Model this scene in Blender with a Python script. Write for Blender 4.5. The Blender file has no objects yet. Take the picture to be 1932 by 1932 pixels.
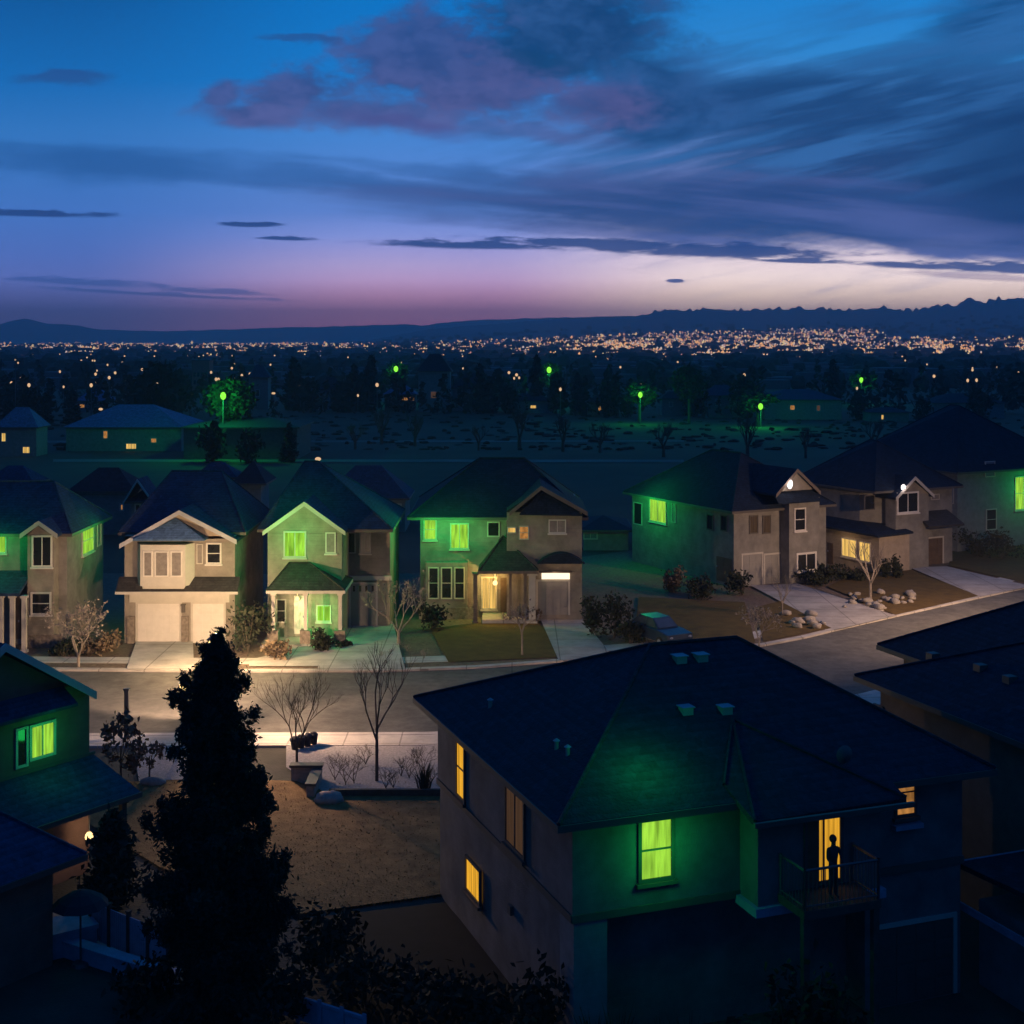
import bpy, bmesh, math, random
from math import radians as R, sin, cos, pi, sqrt
from mathutils import Vector, Matrix

random.seed(7)
scene = bpy.context.scene
COL = scene.collection

# ------------------------------------------------------------------ camera constants (measured from the photograph, 1932 px frame)
FP, CX, HV, CH = 2600.0, 966.0, 640.0, 17.4      # focal length, centre column, horizon row, eye height above the street

def S(r, g, b):
    f = lambda c: (c / 255) / 12.92 if c <= 10 else ((c / 255 + .055) / 1.055) ** 2.4
    return (f(r), f(g), f(b), 1.0)

def gp(u, v, z=0.0):
    """the point of the level z that is seen at (u, v)"""
    t = (CH - z) * FP / (v - HV)
    return Vector(((u - CX) * t / FP, t, z))

def yp(u, v, Y):
    return Vector(((u - CX) * Y / FP, Y, CH - (v - HV) * Y / FP))

# ------------------------------------------------------------------ mesh building
class MB:
    def __init__(s): s.v = []; s.f = []; s.m = []
    def add(s, vs, fs, m=0):
        o = len(s.v); s.v.extend([tuple(p) for p in vs])
        for f in fs: s.f.append(tuple(i + o for i in f)); s.m.append(m)
    def box(s, x0, x1, y0, y1, z0, z1, m=0):
        if x0 > x1: x0, x1 = x1, x0
        if y0 > y1: y0, y1 = y1, y0
        if z0 > z1: z0, z1 = z1, z0
        s.add([(x0,y0,z0),(x1,y0,z0),(x1,y1,z0),(x0,y1,z0),(x0,y0,z1),(x1,y0,z1),(x1,y1,z1),(x0,y1,z1)],
              [(3,2,1,0),(4,5,6,7),(0,1,5,4),(1,2,6,5),(2,3,7,6),(3,0,4,7)], m)
    def boxT(s, T, a0, a1, b0, b1, d0, d1, m=0):
        if a0 > a1: a0, a1 = a1, a0
        if b0 > b1: b0, b1 = b1, b0
        s.add([T(a0,b0,d0),T(a1,b0,d0),T(a1,b0,d1),T(a0,b0,d1),T(a0,b1,d0),T(a1,b1,d0),T(a1,b1,d1),T(a0,b1,d1)],
              [(3,2,1,0),(4,5,6,7),(0,1,5,4),(1,2,6,5),(2,3,7,6),(3,0,4,7)], m)
    def ext_xy(s, poly, z0, z1, m=0):
        n = len(poly)
        s.add([(x,y,z0) for x,y in poly] + [(x,y,z1) for x,y in poly],
              [tuple(range(n-1,-1,-1)), tuple(range(n,2*n))] + [(i,(i+1)%n,(i+1)%n+n,i+n) for i in range(n)], m)
    def ext_xz(s, poly, y0, y1, m=0):
        n = len(poly)
        s.add([(x,y0,z) for x,z in poly] + [(x,y1,z) for x,z in poly],
              [tuple(range(n)), tuple(range(2*n-1,n-1,-1))] + [(i+n,(i+1)%n+n,(i+1)%n,i) for i in range(n)], m)
    def slab(s, pts, t, m=0):
        n = len(pts)
        s.add([tuple(p) for p in pts] + [(p[0],p[1],p[2]-t) for p in pts],
              [tuple(range(n)), tuple(range(2*n-1,n-1,-1))] + [((i+1)%n,i,i+n,(i+1)%n+n) for i in range(n)], m)
    def tube(s, p, q, r0, r1=None, n=6, m=0, caps=True):
        if r1 is None: r1 = r0
        p, q = Vector(p), Vector(q); d = q - p
        if d.length < 1e-6: return
        d.normalize()
        a = d.orthogonal().normalized(); b = d.cross(a)
        vs = [p + (a*cos(2*pi*i/n) + b*sin(2*pi*i/n))*r0 for i in range(n)] + [q + (a*cos(2*pi*i/n) + b*sin(2*pi*i/n))*r1 for i in range(n)]
        fs = [(i,(i+1)%n,(i+1)%n+n,i+n) for i in range(n)]
        if caps: fs += [tuple(range(n-1,-1,-1)), tuple(range(n,2*n))]
        s.add(vs, fs, m)
    def ball(s, c, rx, ry=None, rz=None, nu=10, nv=6, m=0, rough=0, rnd=None):
        ry = rx if ry is None else ry; rz = rx if rz is None else rz
        vs = [(c[0],c[1],c[2]-rz)]
        for j in range(1, nv):
            th = pi*j/nv
            for i in range(nu):
                k = 1 + (rnd.uniform(-rough, rough) if rough else 0)
                vs.append((c[0]+rx*k*sin(th)*cos(2*pi*i/nu), c[1]+ry*k*sin(th)*sin(2*pi*i/nu), c[2]-rz*k*cos(th)))
        vs.append((c[0],c[1],c[2]+rz)); L = len(vs)-1
        fs = [(0, 1+(i+1)%nu, 1+i) for i in range(nu)]
        for j in range(nv-2):
            for i in range(nu):
                a = 1+j*nu+i; b = 1+j*nu+(i+1)%nu
                fs.append((a, b, b+nu, a+nu))
        fs += [(L, 1+(nv-2)*nu+i, 1+(nv-2)*nu+(i+1)%nu) for i in range(nu)]
        s.add(vs, fs, m)
    def mesh(s, name, mats, smooth=False):
        me = bpy.data.meshes.new(name); me.from_pydata(s.v, [], s.f)
        for mt in (mats if isinstance(mats, (list, tuple)) else [mats]): me.materials.append(mt)
        if any(s.m): me.polygons.foreach_set('material_index', s.m)
        if smooth: me.polygons.foreach_set('use_smooth', [True]*len(me.polygons))
        me.update(); return me
    def build(s, name, mats, parent=None, smooth=False, loc=None):
        o = bpy.data.objects.new(name, s.mesh(name, mats, smooth)); COL.objects.link(o)
        if parent: o.parent = parent
        if loc is not None: o.location = loc
        return o

def tag(o, label=None, cat=None, group=None, kind=None):
    if label: o['label'] = label
    if cat: o['category'] = cat
    if group: o['group'] = group
    if kind: o['kind'] = kind
    return o

def empty(name, loc, rz=0, label=None, cat=None, group=None):
    o = bpy.data.objects.new(name, None); COL.objects.link(o)
    o.location = loc; o.rotation_euler = (0, 0, rz); o.empty_display_size = .5
    return tag(o, label, cat, group)

def copy_tree(o, kids, loc, rz=0, sc=1.0, label=None, szz=None):
    c = o.copy(); COL.objects.link(c)
    c.location = loc; c.rotation_euler = (0, 0, rz); c.scale = (sc, sc, szz or sc)
    if label: c['label'] = label
    for ch in kids:
        d = ch.copy(); COL.objects.link(d); d.parent = c
    return c

# ------------------------------------------------------------------ materials
def pmat(name, col, rough=.85, var=.18, scale=2.0, bump=0.0, bscale=30.0, siding=0.0, spec=.25, metal=0.0, col2=None, course=0.0, joint=None):
    m = bpy.data.materials.new(name); m.use_nodes = True; nt = m.node_tree; P = nt.nodes['Principled BSDF']
    P.inputs['Roughness'].default_value = rough; P.inputs['Specular IOR Level'].default_value = spec; P.inputs['Metallic'].default_value = metal
    tc = nt.nodes.new('ShaderNodeTexCoord'); src = tc.outputs['Object']
    nz = nt.nodes.new('ShaderNodeTexNoise'); nz.inputs['Scale'].default_value = scale; nz.inputs['Detail'].default_value = 6; nz.inputs['Roughness'].default_value = .65
    nt.links.new(src, nz.inputs['Vector'])
    mx = nt.nodes.new('ShaderNodeMix'); mx.data_type = 'RGBA'
    c2 = col2 or tuple(min(1, c*(1+var)) for c in col[:3])
    c1 = col if col2 else tuple(c*(1-var) for c in col[:3])
    mx.inputs[6].default_value = (*c1[:3], 1); mx.inputs[7].default_value = (*c2[:3], 1)
    mr = nt.nodes.new('ShaderNodeMapRange'); mr.inputs[1].default_value = .3; mr.inputs[2].default_value = .7
    nt.links.new(nz.outputs['Fac'], mr.inputs[0]); nt.links.new(mr.outputs[0], mx.inputs[0])
    csrc = mx.outputs[2]
    if course:
        wv = nt.nodes.new('ShaderNodeTexWave'); wv.wave_type = 'BANDS'; wv.bands_direction = 'Z'; wv.wave_profile = 'SAW'; wv.inputs['Scale'].default_value = siding; wv.inputs['Distortion'].default_value = .6; wv.inputs['Detail Scale'].default_value = 4
        nt.links.new(src, wv.inputs['Vector'])
        vr = nt.nodes.new('ShaderNodeTexVoronoi'); vr.inputs['Scale'].default_value = 3.2; nt.links.new(src, vr.inputs['Vector'])
        q1 = nt.nodes.new('ShaderNodeMapRange'); q1.inputs[3].default_value = 1-course; q1.inputs[4].default_value = 1+course*.6; nt.links.new(wv.outputs['Fac'], q1.inputs[0])
        sp = nt.nodes.new('ShaderNodeSeparateColor'); nt.links.new(vr.outputs['Color'], sp.inputs[0])
        q2 = nt.nodes.new('ShaderNodeMapRange'); q2.inputs[3].default_value = 1-course; q2.inputs[4].default_value = 1+course; nt.links.new(sp.outputs[0], q2.inputs[0])
        ml = nt.nodes.new('ShaderNodeMath'); ml.operation = 'MULTIPLY'; nt.links.new(q1.outputs[0], ml.inputs[0]); nt.links.new(q2.outputs[0], ml.inputs[1])
        sc_ = nt.nodes.new('ShaderNodeVectorMath'); sc_.operation = 'SCALE'; nt.links.new(csrc, sc_.inputs[0]); nt.links.new(ml.outputs[0], sc_.inputs['Scale']); csrc = sc_.outputs[0]
    if joint:
        bt = nt.nodes.new('ShaderNodeTexBrick'); bt.offset = 0; bt.inputs['Scale'].default_value = 1; bt.inputs['Brick Width'].default_value = joint[0]; bt.inputs['Row Height'].default_value = joint[1]; bt.inputs['Mortar Size'].default_value = .035
        nt.links.new(src, bt.inputs['Vector'])
        n3 = nt.nodes.new('ShaderNodeTexNoise'); n3.inputs['Scale'].default_value = .35; n3.inputs['Detail'].default_value = 8; n3.inputs['Roughness'].default_value = .7; nt.links.new(src, n3.inputs['Vector'])
        q3 = nt.nodes.new('ShaderNodeMapRange'); q3.inputs[1].default_value = .35; q3.inputs[2].default_value = .6; q3.inputs[3].default_value = .72; q3.inputs[4].default_value = 1.05; nt.links.new(n3.outputs['Fac'], q3.inputs[0])
        q4 = nt.nodes.new('ShaderNodeMapRange'); q4.inputs[3].default_value = 1; q4.inputs[4].default_value = .55; nt.links.new(bt.outputs['Fac'], q4.inputs[0])
        m4 = nt.nodes.new('ShaderNodeMath'); m4.operation = 'MULTIPLY'; nt.links.new(q3.outputs[0], m4.inputs[0]); nt.links.new(q4.outputs[0], m4.inputs[1])
        s4 = nt.nodes.new('ShaderNodeVectorMath'); s4.operation = 'SCALE'; nt.links.new(csrc, s4.inputs[0]); nt.links.new(m4.outputs[0], s4.inputs['Scale']); csrc = s4.outputs[0]
    nt.links.new(csrc, P.inputs['Base Color'])
    h = None
    if bump:
        n2 = nt.nodes.new('ShaderNodeTexNoise'); n2.inputs['Scale'].default_value = bscale; n2.inputs['Detail'].default_value = 3
        nt.links.new(src, n2.inputs['Vector']); h = n2.outputs['Fac']
        bp = nt.nodes.new('ShaderNodeBump'); bp.inputs['Strength'].default_value = bump; bp.inputs['Distance'].default_value = .05
        nt.links.new(h, bp.inputs['Height']); nt.links.new(bp.outputs[0], P.inputs['Normal'])
    if siding:
        w = nt.nodes.new('ShaderNodeTexWave'); w.wave_type = 'BANDS'; w.bands_direction = 'Z'; w.wave_profile = 'SAW'
        w.inputs['Scale'].default_value = siding; w.inputs['Distortion'].default_value = 0
        nt.links.new(src, w.inputs['Vector'])
        b2 = nt.nodes.new('ShaderNodeBump'); b2.inputs['Strength'].default_value = .6; b2.inputs['Distance'].default_value = .03
        nt.links.new(w.outputs['Fac'], b2.inputs['Height'])
        if bump: nt.links.new(bp.outputs[0], b2.inputs['Normal'])
        nt.links.new(b2.outputs[0], P.inputs['Normal'])
    return m

def emat(name, col, st, folds=0.0, low=.5, cells=1.0, dist=0.0):
    """a lit window or lamp: emission with the folds of a curtain and the unevenness of a room behind it"""
    m = bpy.data.materials.new(name); m.use_nodes = True; nt = m.node_tree; nt.nodes.clear()
    out = nt.nodes.new('ShaderNodeOutputMaterial'); em = nt.nodes.new('ShaderNodeEmission'); nt.links.new(em.outputs[0], out.inputs[0])
    em.inputs[0].default_value = (*col[:3], 1); em.inputs[1].default_value = st
    if folds:
        tc = nt.nodes.new('ShaderNodeTexCoord')
        mp = nt.nodes.new('ShaderNodeMapping'); mp.inputs['Scale'].default_value = (folds, folds, .35*cells); nt.links.new(tc.outputs['Object'], mp.inputs[0])
        nz = nt.nodes.new('ShaderNodeTexNoise'); nz.inputs['Scale'].default_value = 1.0; nz.inputs['Detail'].default_value = 3; nt.links.new(mp.outputs[0], nz.inputs['Vector'])
        mr = nt.nodes.new('ShaderNodeMapRange'); mr.inputs[1].default_value = .35; mr.inputs[2].default_value = .65; mr.inputs[3].default_value = st*low; mr.inputs[4].default_value = st*1.15
        nt.links.new(nz.outputs['Fac'], mr.inputs[0]); nt.links.new(mr.outputs[0], em.inputs[1])
    m.cycles.emission_sampling = 'NONE' if dist else 'AUTO'
    return m

def glassmat(name, col, rough=.12):
    m = pmat(name, col, rough=rough, var=.3, scale=1.3, spec=.6)
    return m

M = {}
M['stucco_tan'] = pmat('stucco_tan', (.25,.212,.178), var=.28, scale=1.1, bump=.25, siding=1.2)
M['stucco_grey'] = pmat('stucco_grey', (.21,.192,.175), var=.28, scale=1.1, bump=.25, siding=1.2)
M['stucco_warm'] = pmat('stucco_warm', (.34,.27,.21), bump=.25, siding=1.2)
M['stucco_slate'] = pmat('stucco_slate', (.20,.20,.205), bump=.2, siding=1.1)
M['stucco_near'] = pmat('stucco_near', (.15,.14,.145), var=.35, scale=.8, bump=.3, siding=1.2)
M['shade_soil'] = pmat('shade_soil', (.012,.011,.010), rough=1, var=.3, scale=2)  # near-black ground colour that carries the yard's shade
M['dirt'] = pmat('dirt', (.15,.135,.115), rough=1, scale=.08, var=.3)
M['siding_brown'] = pmat('siding_brown', (.16,.125,.105), bump=.2, siding=1.2)
M['siding_red'] = pmat('siding_red', (.17,.10,.085), bump=.2, siding=1.2)
M['stone'] = pmat('stone', (.20,.16,.13), scale=5, var=.5, bump=.8, bscale=6)
M['trim'] = pmat('trim', (.48,.43,.38), rough=.6, var=.08)
M['trim_dark'] = pmat('trim_dark', (.10,.085,.075), rough=.6, var=.1)
M['white_paint'] = pmat('white_paint', (.62,.56,.51), rough=.55, var=.07)
M['door_grey'] = pmat('door_grey', (.26,.24,.225), rough=.55, var=.08)
M['door_brown'] = pmat('door_brown', (.12,.08,.055), rough=.5, var=.2)
M['fascia_pale'] = pmat('fascia_pale', (.42,.40,.42), rough=.5, var=.1)
M['roof_dark'] = pmat('roof_dark', (.012,.019,.036), rough=.9, var=.35, scale=6, bump=.6, bscale=14, siding=2.6, course=.22)
M['roof_slate'] = pmat('roof_slate', (.020,.042,.088), rough=.9, var=.35, scale=6, bump=.6, bscale=14, siding=2.6, course=.22)
M['roof_brown'] = pmat('roof_brown', (.040,.034,.032), rough=.9, var=.3, scale=6, bump=.6, bscale=14, siding=2.6, course=.22)
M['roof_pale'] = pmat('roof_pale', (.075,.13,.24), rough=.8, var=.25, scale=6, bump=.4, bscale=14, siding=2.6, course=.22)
M['metal_vent'] = pmat('metal_vent', (.22,.24,.29), rough=.5, var=.1, metal=.3)
M['pane_dark'] = glassmat('pane_dark', (.018,.018,.02))
M['pane_blind'] = pmat('pane_blind', (.22,.19,.17), rough=.3, var=.25, scale=4, spec=.5)
M['pane_blue'] = pmat('pane_blue', (.16,.19,.24), rough=.15, var=.2, scale=3, spec=.6)
M['pane_amber'] = emat('pane_amber', S(236,170,48), 1.0, folds=9, low=.55)
M['pane_tan'] = emat('pane_tan', S(188,128,66), .9, folds=5, low=.45, cells=6)
M['pane_dim'] = emat('pane_dim', S(72,52,38), .9, folds=9, low=.7)
M['pane_cream'] = emat('pane_cream', S(246,196,104), 1.0, folds=6, low=.55)
M['pane_green'] = emat('pane_green', S(160,222,66), 1.0, folds=7, low=.5, cells=2)
M['lamp_warm'] = emat('lamp_warm', (1.0,.66,.26), 2.2)
M['lamp_white'] = emat('lamp_white', (1.0,.93,.92), 2.2)
M['lamp_green'] = emat('lamp_green', S(130,230,60), 1.6)
M['lamp_far'] = emat('lamp_far', (1.0,.62,.34), .8, dist=1)
M['strip_light'] = emat('strip_light', (1.0,.80,.55), 1.6)
M['asphalt'] = pmat('asphalt', (.112,.100,.09), rough=.95, var=.2, scale=1.4, bump=.3, bscale=40, joint=(400,400))
M['concrete'] = pmat('concrete', (.38,.335,.305), rough=.9, var=.14, scale=1.2, bump=.2, bscale=30, joint=(2.6,2.2))
M['concrete_pale'] = pmat('concrete_pale', (.50,.435,.38), rough=.9, var=.14, scale=1.1, bump=.2, bscale=30, joint=(2.4,1.9))
M['gravel'] = pmat('gravel', (.20,.175,.165), rough=1, var=.35, scale=9, bump=.8, bscale=22, col2=(.40,.35,.33))
M['dry_grass'] = pmat('dry_grass', (.13,.062,.018), rough=1, scale=1.6, col2=(.27,.15,.055), bump=.9, bscale=16)
M['lawn'] = pmat('lawn', (.08,.046,.012), rough=1, scale=1.2, col2=(.135,.08,.02), bump=.9, bscale=14)
M['mulch'] = pmat('mulch', (.10,.066,.045), rough=1, scale=5, col2=(.21,.145,.10), bump=.9, bscale=14)
M['field'] = pmat('field', (.058,.040,.026), rough=1, scale=.06, col2=(.105,.072,.046), bump=.5, bscale=1.5)
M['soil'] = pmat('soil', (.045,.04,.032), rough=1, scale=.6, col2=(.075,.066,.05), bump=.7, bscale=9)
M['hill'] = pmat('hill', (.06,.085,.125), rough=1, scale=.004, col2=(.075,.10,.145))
M['bark'] = pmat('bark', (.09,.07,.055), rough=.95, var=.3, scale=9)
M['bark_pale'] = pmat('bark_pale', (.24,.195,.165), rough=.95, var=.25, scale=9)
M['needles'] = pmat('needles', (.014,.022,.018), rough=.9, scale=1.2, col2=(.03,.042,.03))
M['leaves_dark'] = pmat('leaves_dark', (.016,.019,.012), rough=.9, scale=1.4, col2=(.034,.036,.02))
M['leaves_brown'] = pmat('leaves_brown', (.10,.068,.042), rough=.9, scale=1.6, col2=(.18,.125,.08))
M['wood_dark'] = pmat('wood_dark', (.07,.06,.052), rough=.9, var=.3, scale=4)
M['wood_blue'] = pmat('wood_blue', (.24,.29,.40), rough=.8, var=.2, scale=3)
M['pole'] = pmat('pole', (.10,.10,.105), rough=.5, var=.1, metal=.3)
M['rock'] = pmat('rock', (.30,.255,.22), rough=.95, scale=4, var=.25, bump=.5, bscale=9)
M['car_paint'] = pmat('car_paint', (.018,.03,.055), rough=.35, var=.05, spec=.35)
M['car_glass'] = glassmat('car_glass', (.05,.06,.08), .08)
M['rubber'] = pmat('rubber', (.02,.02,.02), rough=.9, var=.1)
M['cloth_dark'] = pmat('cloth_dark', (.03,.03,.04), rough=.9, var=.15)
M['skin'] = pmat('skin', (.30,.18,.13), rough=.6, var=.08)
M['brick_red'] = pmat('brick_red', (.30,.13,.10), rough=.9, var=.2)

# ------------------------------------------------------------------ houses
class House:
    def __init__(s, name, ox, oy, rzdeg, label, cat='house', group=None):
        s.o = Vector((ox, oy)); s.a = R(rzdeg); s.c = cos(s.a); s.s = sin(s.a)
        s.root = empty(name, (ox, oy, 0), s.a, label, cat, group)
    def front(s, u, v, y=0.0):
        dx = (u - CX)/FP
        t = (y - s.s*s.o.x + s.c*s.o.y)/(-s.s*dx + s.c)
        X, Y = t*dx - s.o.x, t - s.o.y
        return s.c*X + s.s*Y, CH - (v - HV)*t/FP
    def side(s, u, v, x=0.0):
        dx = (u - CX)/FP
        t = (x + s.c*s.o.x + s.s*s.o.y)/(s.c*dx + s.s)
        X, Y = t*dx - s.o.x, t - s.o.y
        return -s.s*X + s.c*Y, CH - (v - HV)*t/FP
    def plane(s, u, v, p, n):
        """local point where the ray meets the local plane (p, n)"""
        d = Vector(((u - CX)/FP, 1, -(v - HV)/FP))
        dl = Vector((s.c*d.x + s.s*d.y, -s.s*d.x + s.c*d.y, d.z))
        ol = Vector((-(s.c*s.o.x + s.s*s.o.y), s.s*s.o.x - s.c*s.o.y, CH))
        n = Vector(n); t = (Vector(p) - ol).dot(n)/dl.dot(n)
        return ol + dl*t
    def world(s, x, y, z):
        return Vector((s.o.x + s.c*x - s.s*y, s.o.y + s.s*x + s.c*y, z))
    def T(s, pl):
        k, q = pl
        if k == 'f': return lambda a, b, d: (a, q - d, b)
        if k == 'l': return lambda a, b, d: (q - d, a, b)
        return lambda a, b, d: (q + d, a, b)
    def rect(s, px, pl):
        f = s.front if pl[0] == 'f' else s.side
        a0, b1 = f(px[0], px[1], pl[1]); a1, b0 = f(px[2], px[3], pl[1])
        # a wall seen askew: take heights at the middle column
        if pl[0] != 'f' or abs(s.a) > .05:
            um = (px[0]+px[2])/2
            b1 = f(um, px[1], pl[1])[1]; b0 = f(um, px[3], pl[1])[1]
        return min(a0,a1), max(a0,a1), min(b0,b1), max(b0,b1)
    def win(s, px, pl=('f',0), pane='pane_dark', frame='trim', nx=1, nz=1, fw=.08, sill=False, local=None, label=None):
        a0, a1, b0, b1 = local or s.rect(px, pl); T = s.T(pl); m = MB()
        D = .06
        m.boxT(T,a0,a0+fw,b0,b1,-.02,D); m.boxT(T,a1-fw,a1,b0,b1,-.02,D)
        m.boxT(T,a0+fw,a1-fw,b1-fw,b1,-.02,D-.004); m.boxT(T,a0+fw,a1-fw,b0,b0+fw,-.02,D-.004)
        g = fw*.5
        for i in range(1, nx):
            a = a0+(a1-a0)*i/nx; m.boxT(T,a-g/2,a+g/2,b0+fw,b1-fw,.0,D-.012)
        for i in range(1, nz):
            b = b0+(b1-b0)*i/nz; m.boxT(T,a0+fw,a1-fw,b-g/2,b+g/2,.0,D-.018)
        w = m.build('window', M[frame], s.root)
        if label: w['label'] = label
        p = MB(); p.boxT(T,a0+fw,a1-fw,b0+fw,b1-fw,-.015,.015); p.build('pane', M[pane], w)
        if sill:
            q = MB(); q.boxT(T,a0-.06,a1+.06,b0-.09,b0-.003,.004,.13); q.build('sill', M[frame], w)
        return w
    def garage(s, px, pl=('f',0), mat='white_paint', rows=4, cols=4, glaze=None, frame='trim', local=None):
        a0, a1, b0, b1 = local or s.rect(px, pl); T = s.T(pl); m = MB()
        b0 = max(b0, .03)
        m.boxT(T,a0,a1,b0,b1,-.02,.012)
        hh = (b1-b0)/rows; ww = (a1-a0)/cols; g = .035
        for r_ in range(rows):
            for c_ in range(cols):
                if glaze and r_ == rows-1: continue
                m.boxT(T,a0+c_*ww+g,a0+(c_+1)*ww-g,b0+r_*hh+g,b0+(r_+1)*hh-g,.005,.03)
        d = m.build('garage_door', M[mat], s.root)
        if glaze:
            for c_ in range(cols):
                p = MB(); p.boxT(T,a0+c_*ww+.12,a0+(c_+1)*ww-.12,b1-hh+.08,b1-.1,.005,.026); p.build('pane', M[glaze], d)
        f = MB()
        f.boxT(T,a0-.12,a0-.003,b0,b1+.12,-.02,.05); f.boxT(T,a1+.003,a1+.12,b0,b1+.12,-.02,.05); f.boxT(T,a0-.003,a1+.003,b1+.003,b1+.12,-.02,.046)
        f.build('door_frame', M[frame], d)
        return d
    def door(s, px, pl=('f',0), mat='door_brown', frame='trim', local=None):
        a0, a1, b0, b1 = local or s.rect(px, pl); T = s.T(pl); m = MB(); b0 = max(b0, .02)
        m.boxT(T,a0,a1,b0,b1,-.02,.02)
        for i in range(2):
            for j in range(3):
                aa = a0+(a1-a0)*(.12+.42*i); bb = b0+(b1-b0)*(.08+.31*j)
                m.boxT(T,aa,aa+(a1-a0)*.34,bb,bb+(b1-b0)*.25,.01,.035)
        d = m.build('door', M[mat], s.root)
        k = MB(); k.boxT(T,a1-.16,a1-.08,b0+.95,b0+1.07,.02,.09); k.build('handle', M['metal_vent'], d)
        return d
    def walls(s, poly, z0, z1, mat, name='wall'):
        m = MB(); m.ext_xy(poly, z0, z1); return m.build(name, M[mat], s.root)
    def gable_wall(s, poly, y0, y1, mat, name='wall'):
        m = MB(); m.ext_xz(poly, y0, y1); return m.build(name, M[mat], s.root)
    def hip(s, x0, x1, y0, y1, ze, ra, rb, zr, mat='roof_dark', fascia='trim_dark', name='roof', t=.16, caps=True):
        """hip roof over a rectangle; ra, rb are the ends of its ridge (equal for a pyramid)"""
        A,B,C,D = (x0,y0,ze),(x1,y0,ze),(x1,y1,ze),(x0,y1,ze)
        P,Q = (*ra,zr),(*rb,zr)
        m = MB(); lo = [(p[0],p[1],p[2]-t) for p in (A,B,C,D)]
        vs = [A,B,C,D,P,Q]+lo
        if abs(ra[0]-rb[0]) >= abs(ra[1]-rb[1]): fs = [(0,1,5,4),(1,2,5),(2,3,4,5),(3,0,4)]
        else: fs = [(0,1,4),(1,2,5,4),(2,3,5),(3,0,4,5)]
        if ra == rb: fs = [(0,1,4),(1,2,4),(2,3,4),(3,0,4)]; 
        fs += [(9,8,7,6),(0,6,7,1),(1,7,8,2),(2,8,9,3),(3,9,6,0)]
        m.add(vs, fs)
        rf = m.build(name, M[mat], s.root)
        f = MB(); g = .035
        f.box(x0-g,x1+g,y0-g,y0-.003,ze-t-.02,ze-.012); f.box(x0-g,x1+g,y1+.003,y1+g,ze-t-.02,ze-.012)
        f.box(x0-g,x0-.003,y0-.003,y1+.003,ze-t-.02,ze-.012); f.box(x1+.003,x1+g,y0-.003,y1+.003,ze-t-.02,ze-.012)
        f.build('gutter', M[fascia], rf)
        if caps:
            c = MB(); up = Vector((0,0,.02))
            ends = [(A,P),(B,Q),(C,Q),(D,P)] if abs(ra[0]-rb[0]) >= abs(ra[1]-rb[1]) else [(A,P),(B,P),(C,Q),(D,Q)]
            for a,b in ends: c.tube(Vector(a)+up, Vector(b)+up, .055, n=5)
            if ra != rb: c.tube(Vector(P)+up, Vector(Q)+up, .06, n=5)
            c.build('ridge_cap', M[mat], rf)
        return rf
    def gable(s, x0, x1, y0, y1, ze, xp, zp, mat='roof_dark', rake='trim', name='roof', t=.16, zl=None, zrr=None):
        """gable roof with its ridge running away from the front"""
        zl = ze if zl is None else zl; zrr = ze if zrr is None else zrr
        m = MB()
        m.slab([(x0,y0,zl),(xp,y0,zp),(xp,y1,zp),(x0,y1,zl)][::-1], t)
        m.slab([(xp,y0,zp+.003),(x1,y0,zrr),(x1,y1,zrr),(xp,y1,zp+.003)][::-1], t)
        rf = m.build(name, M[mat], s.root)
        b = MB(); w = t+.08
        b.ext_xz([(x0-.02,zl-w),(xp,zp-w),(xp,zp+.02),(x0-.02,zl+.02)], y0-.05, y0-.004)
        b.ext_xz([(xp+.001,zp-w),(x1+.02,zrr-w),(x1+.02,zrr+.02),(xp+.001,zp+.02)], y0-.05, y0-.004)
        b.build('bargeboard', M[rake], rf)
        return rf
    def box(s, name, x0, x1, y0, y1, z0, z1, mat, parent=None):
        m = MB(); m.box(x0,x1,y0,y1,z0,z1); return m.build(name, M[mat], parent or s.root)
    def post(s, x, y, z0, z1, w=.22, mat='trim', name='post', base=None):
        m = MB(); m.box(x-w/2,x+w/2,y-w/2,y+w/2,z0,z1); m.box(x-w*.75,x+w*.75,y-w*.75,y+w*.75,z1-.14,z1-.004); m.box(x-w*.75,x+w*.75,y-w*.75,y+w*.75,z0,z0+.14)
        o = m.build(name, M[mat], s.root)
        if base:
            b = MB(); b.box(x-.3,x+.3,y-.3,y+.3,z0,z0+.9); b.build('pier', M[base], o)
        return o

def point(name, loc, W, col, r=.25):
    l = bpy.data.lights.new(name, 'POINT'); l.energy = W; l.color = col; l.shadow_soft_size = r
    o = bpy.data.objects.new(name, l); COL.objects.link(o); o.location = loc; return o
def spot(name, loc, to, W, col, deg=150, blend=1.0, r=.3):
    l = bpy.data.lights.new(name, 'SPOT'); l.energy = W; l.color = col; l.shadow_soft_size = r; l.spot_size = R(deg); l.spot_blend = blend
    o = bpy.data.objects.new(name, l); COL.objects.link(o); o.location = loc
    o.rotation_euler = (Vector(to)-Vector(loc)).to_track_quat('-Z','Y').to_euler(); return o
WARM = (1.0, .66, .42); GREEN = (.02, 1.0, .16)
SIG, ZTOP, YEND = 2.6e-4, 200.0, 9000.0     # the air: density, its top and its far end
# ------------------------------------------------------------------ camera
cam = bpy.data.cameras.new('camera'); co = bpy.data.objects.new('camera', cam); COL.objects.link(co)
co.location = (0, 0, CH); co.rotation_euler = (R(90), 0, 0)
cam.sensor_width = 36; cam.lens = 36*FP/1932; cam.shift_y = -(966-HV)/1932
cam.clip_start = .5; cam.clip_end = 60000
scene.camera = co
scene.view_settings.view_transform = 'Standard'; scene.view_settings.look = 'None'
scene.view_settings.exposure = 0; scene.view_settings.gamma = 1
scene.render.resolution_x = scene.render.resolution_y = 1024

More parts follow.
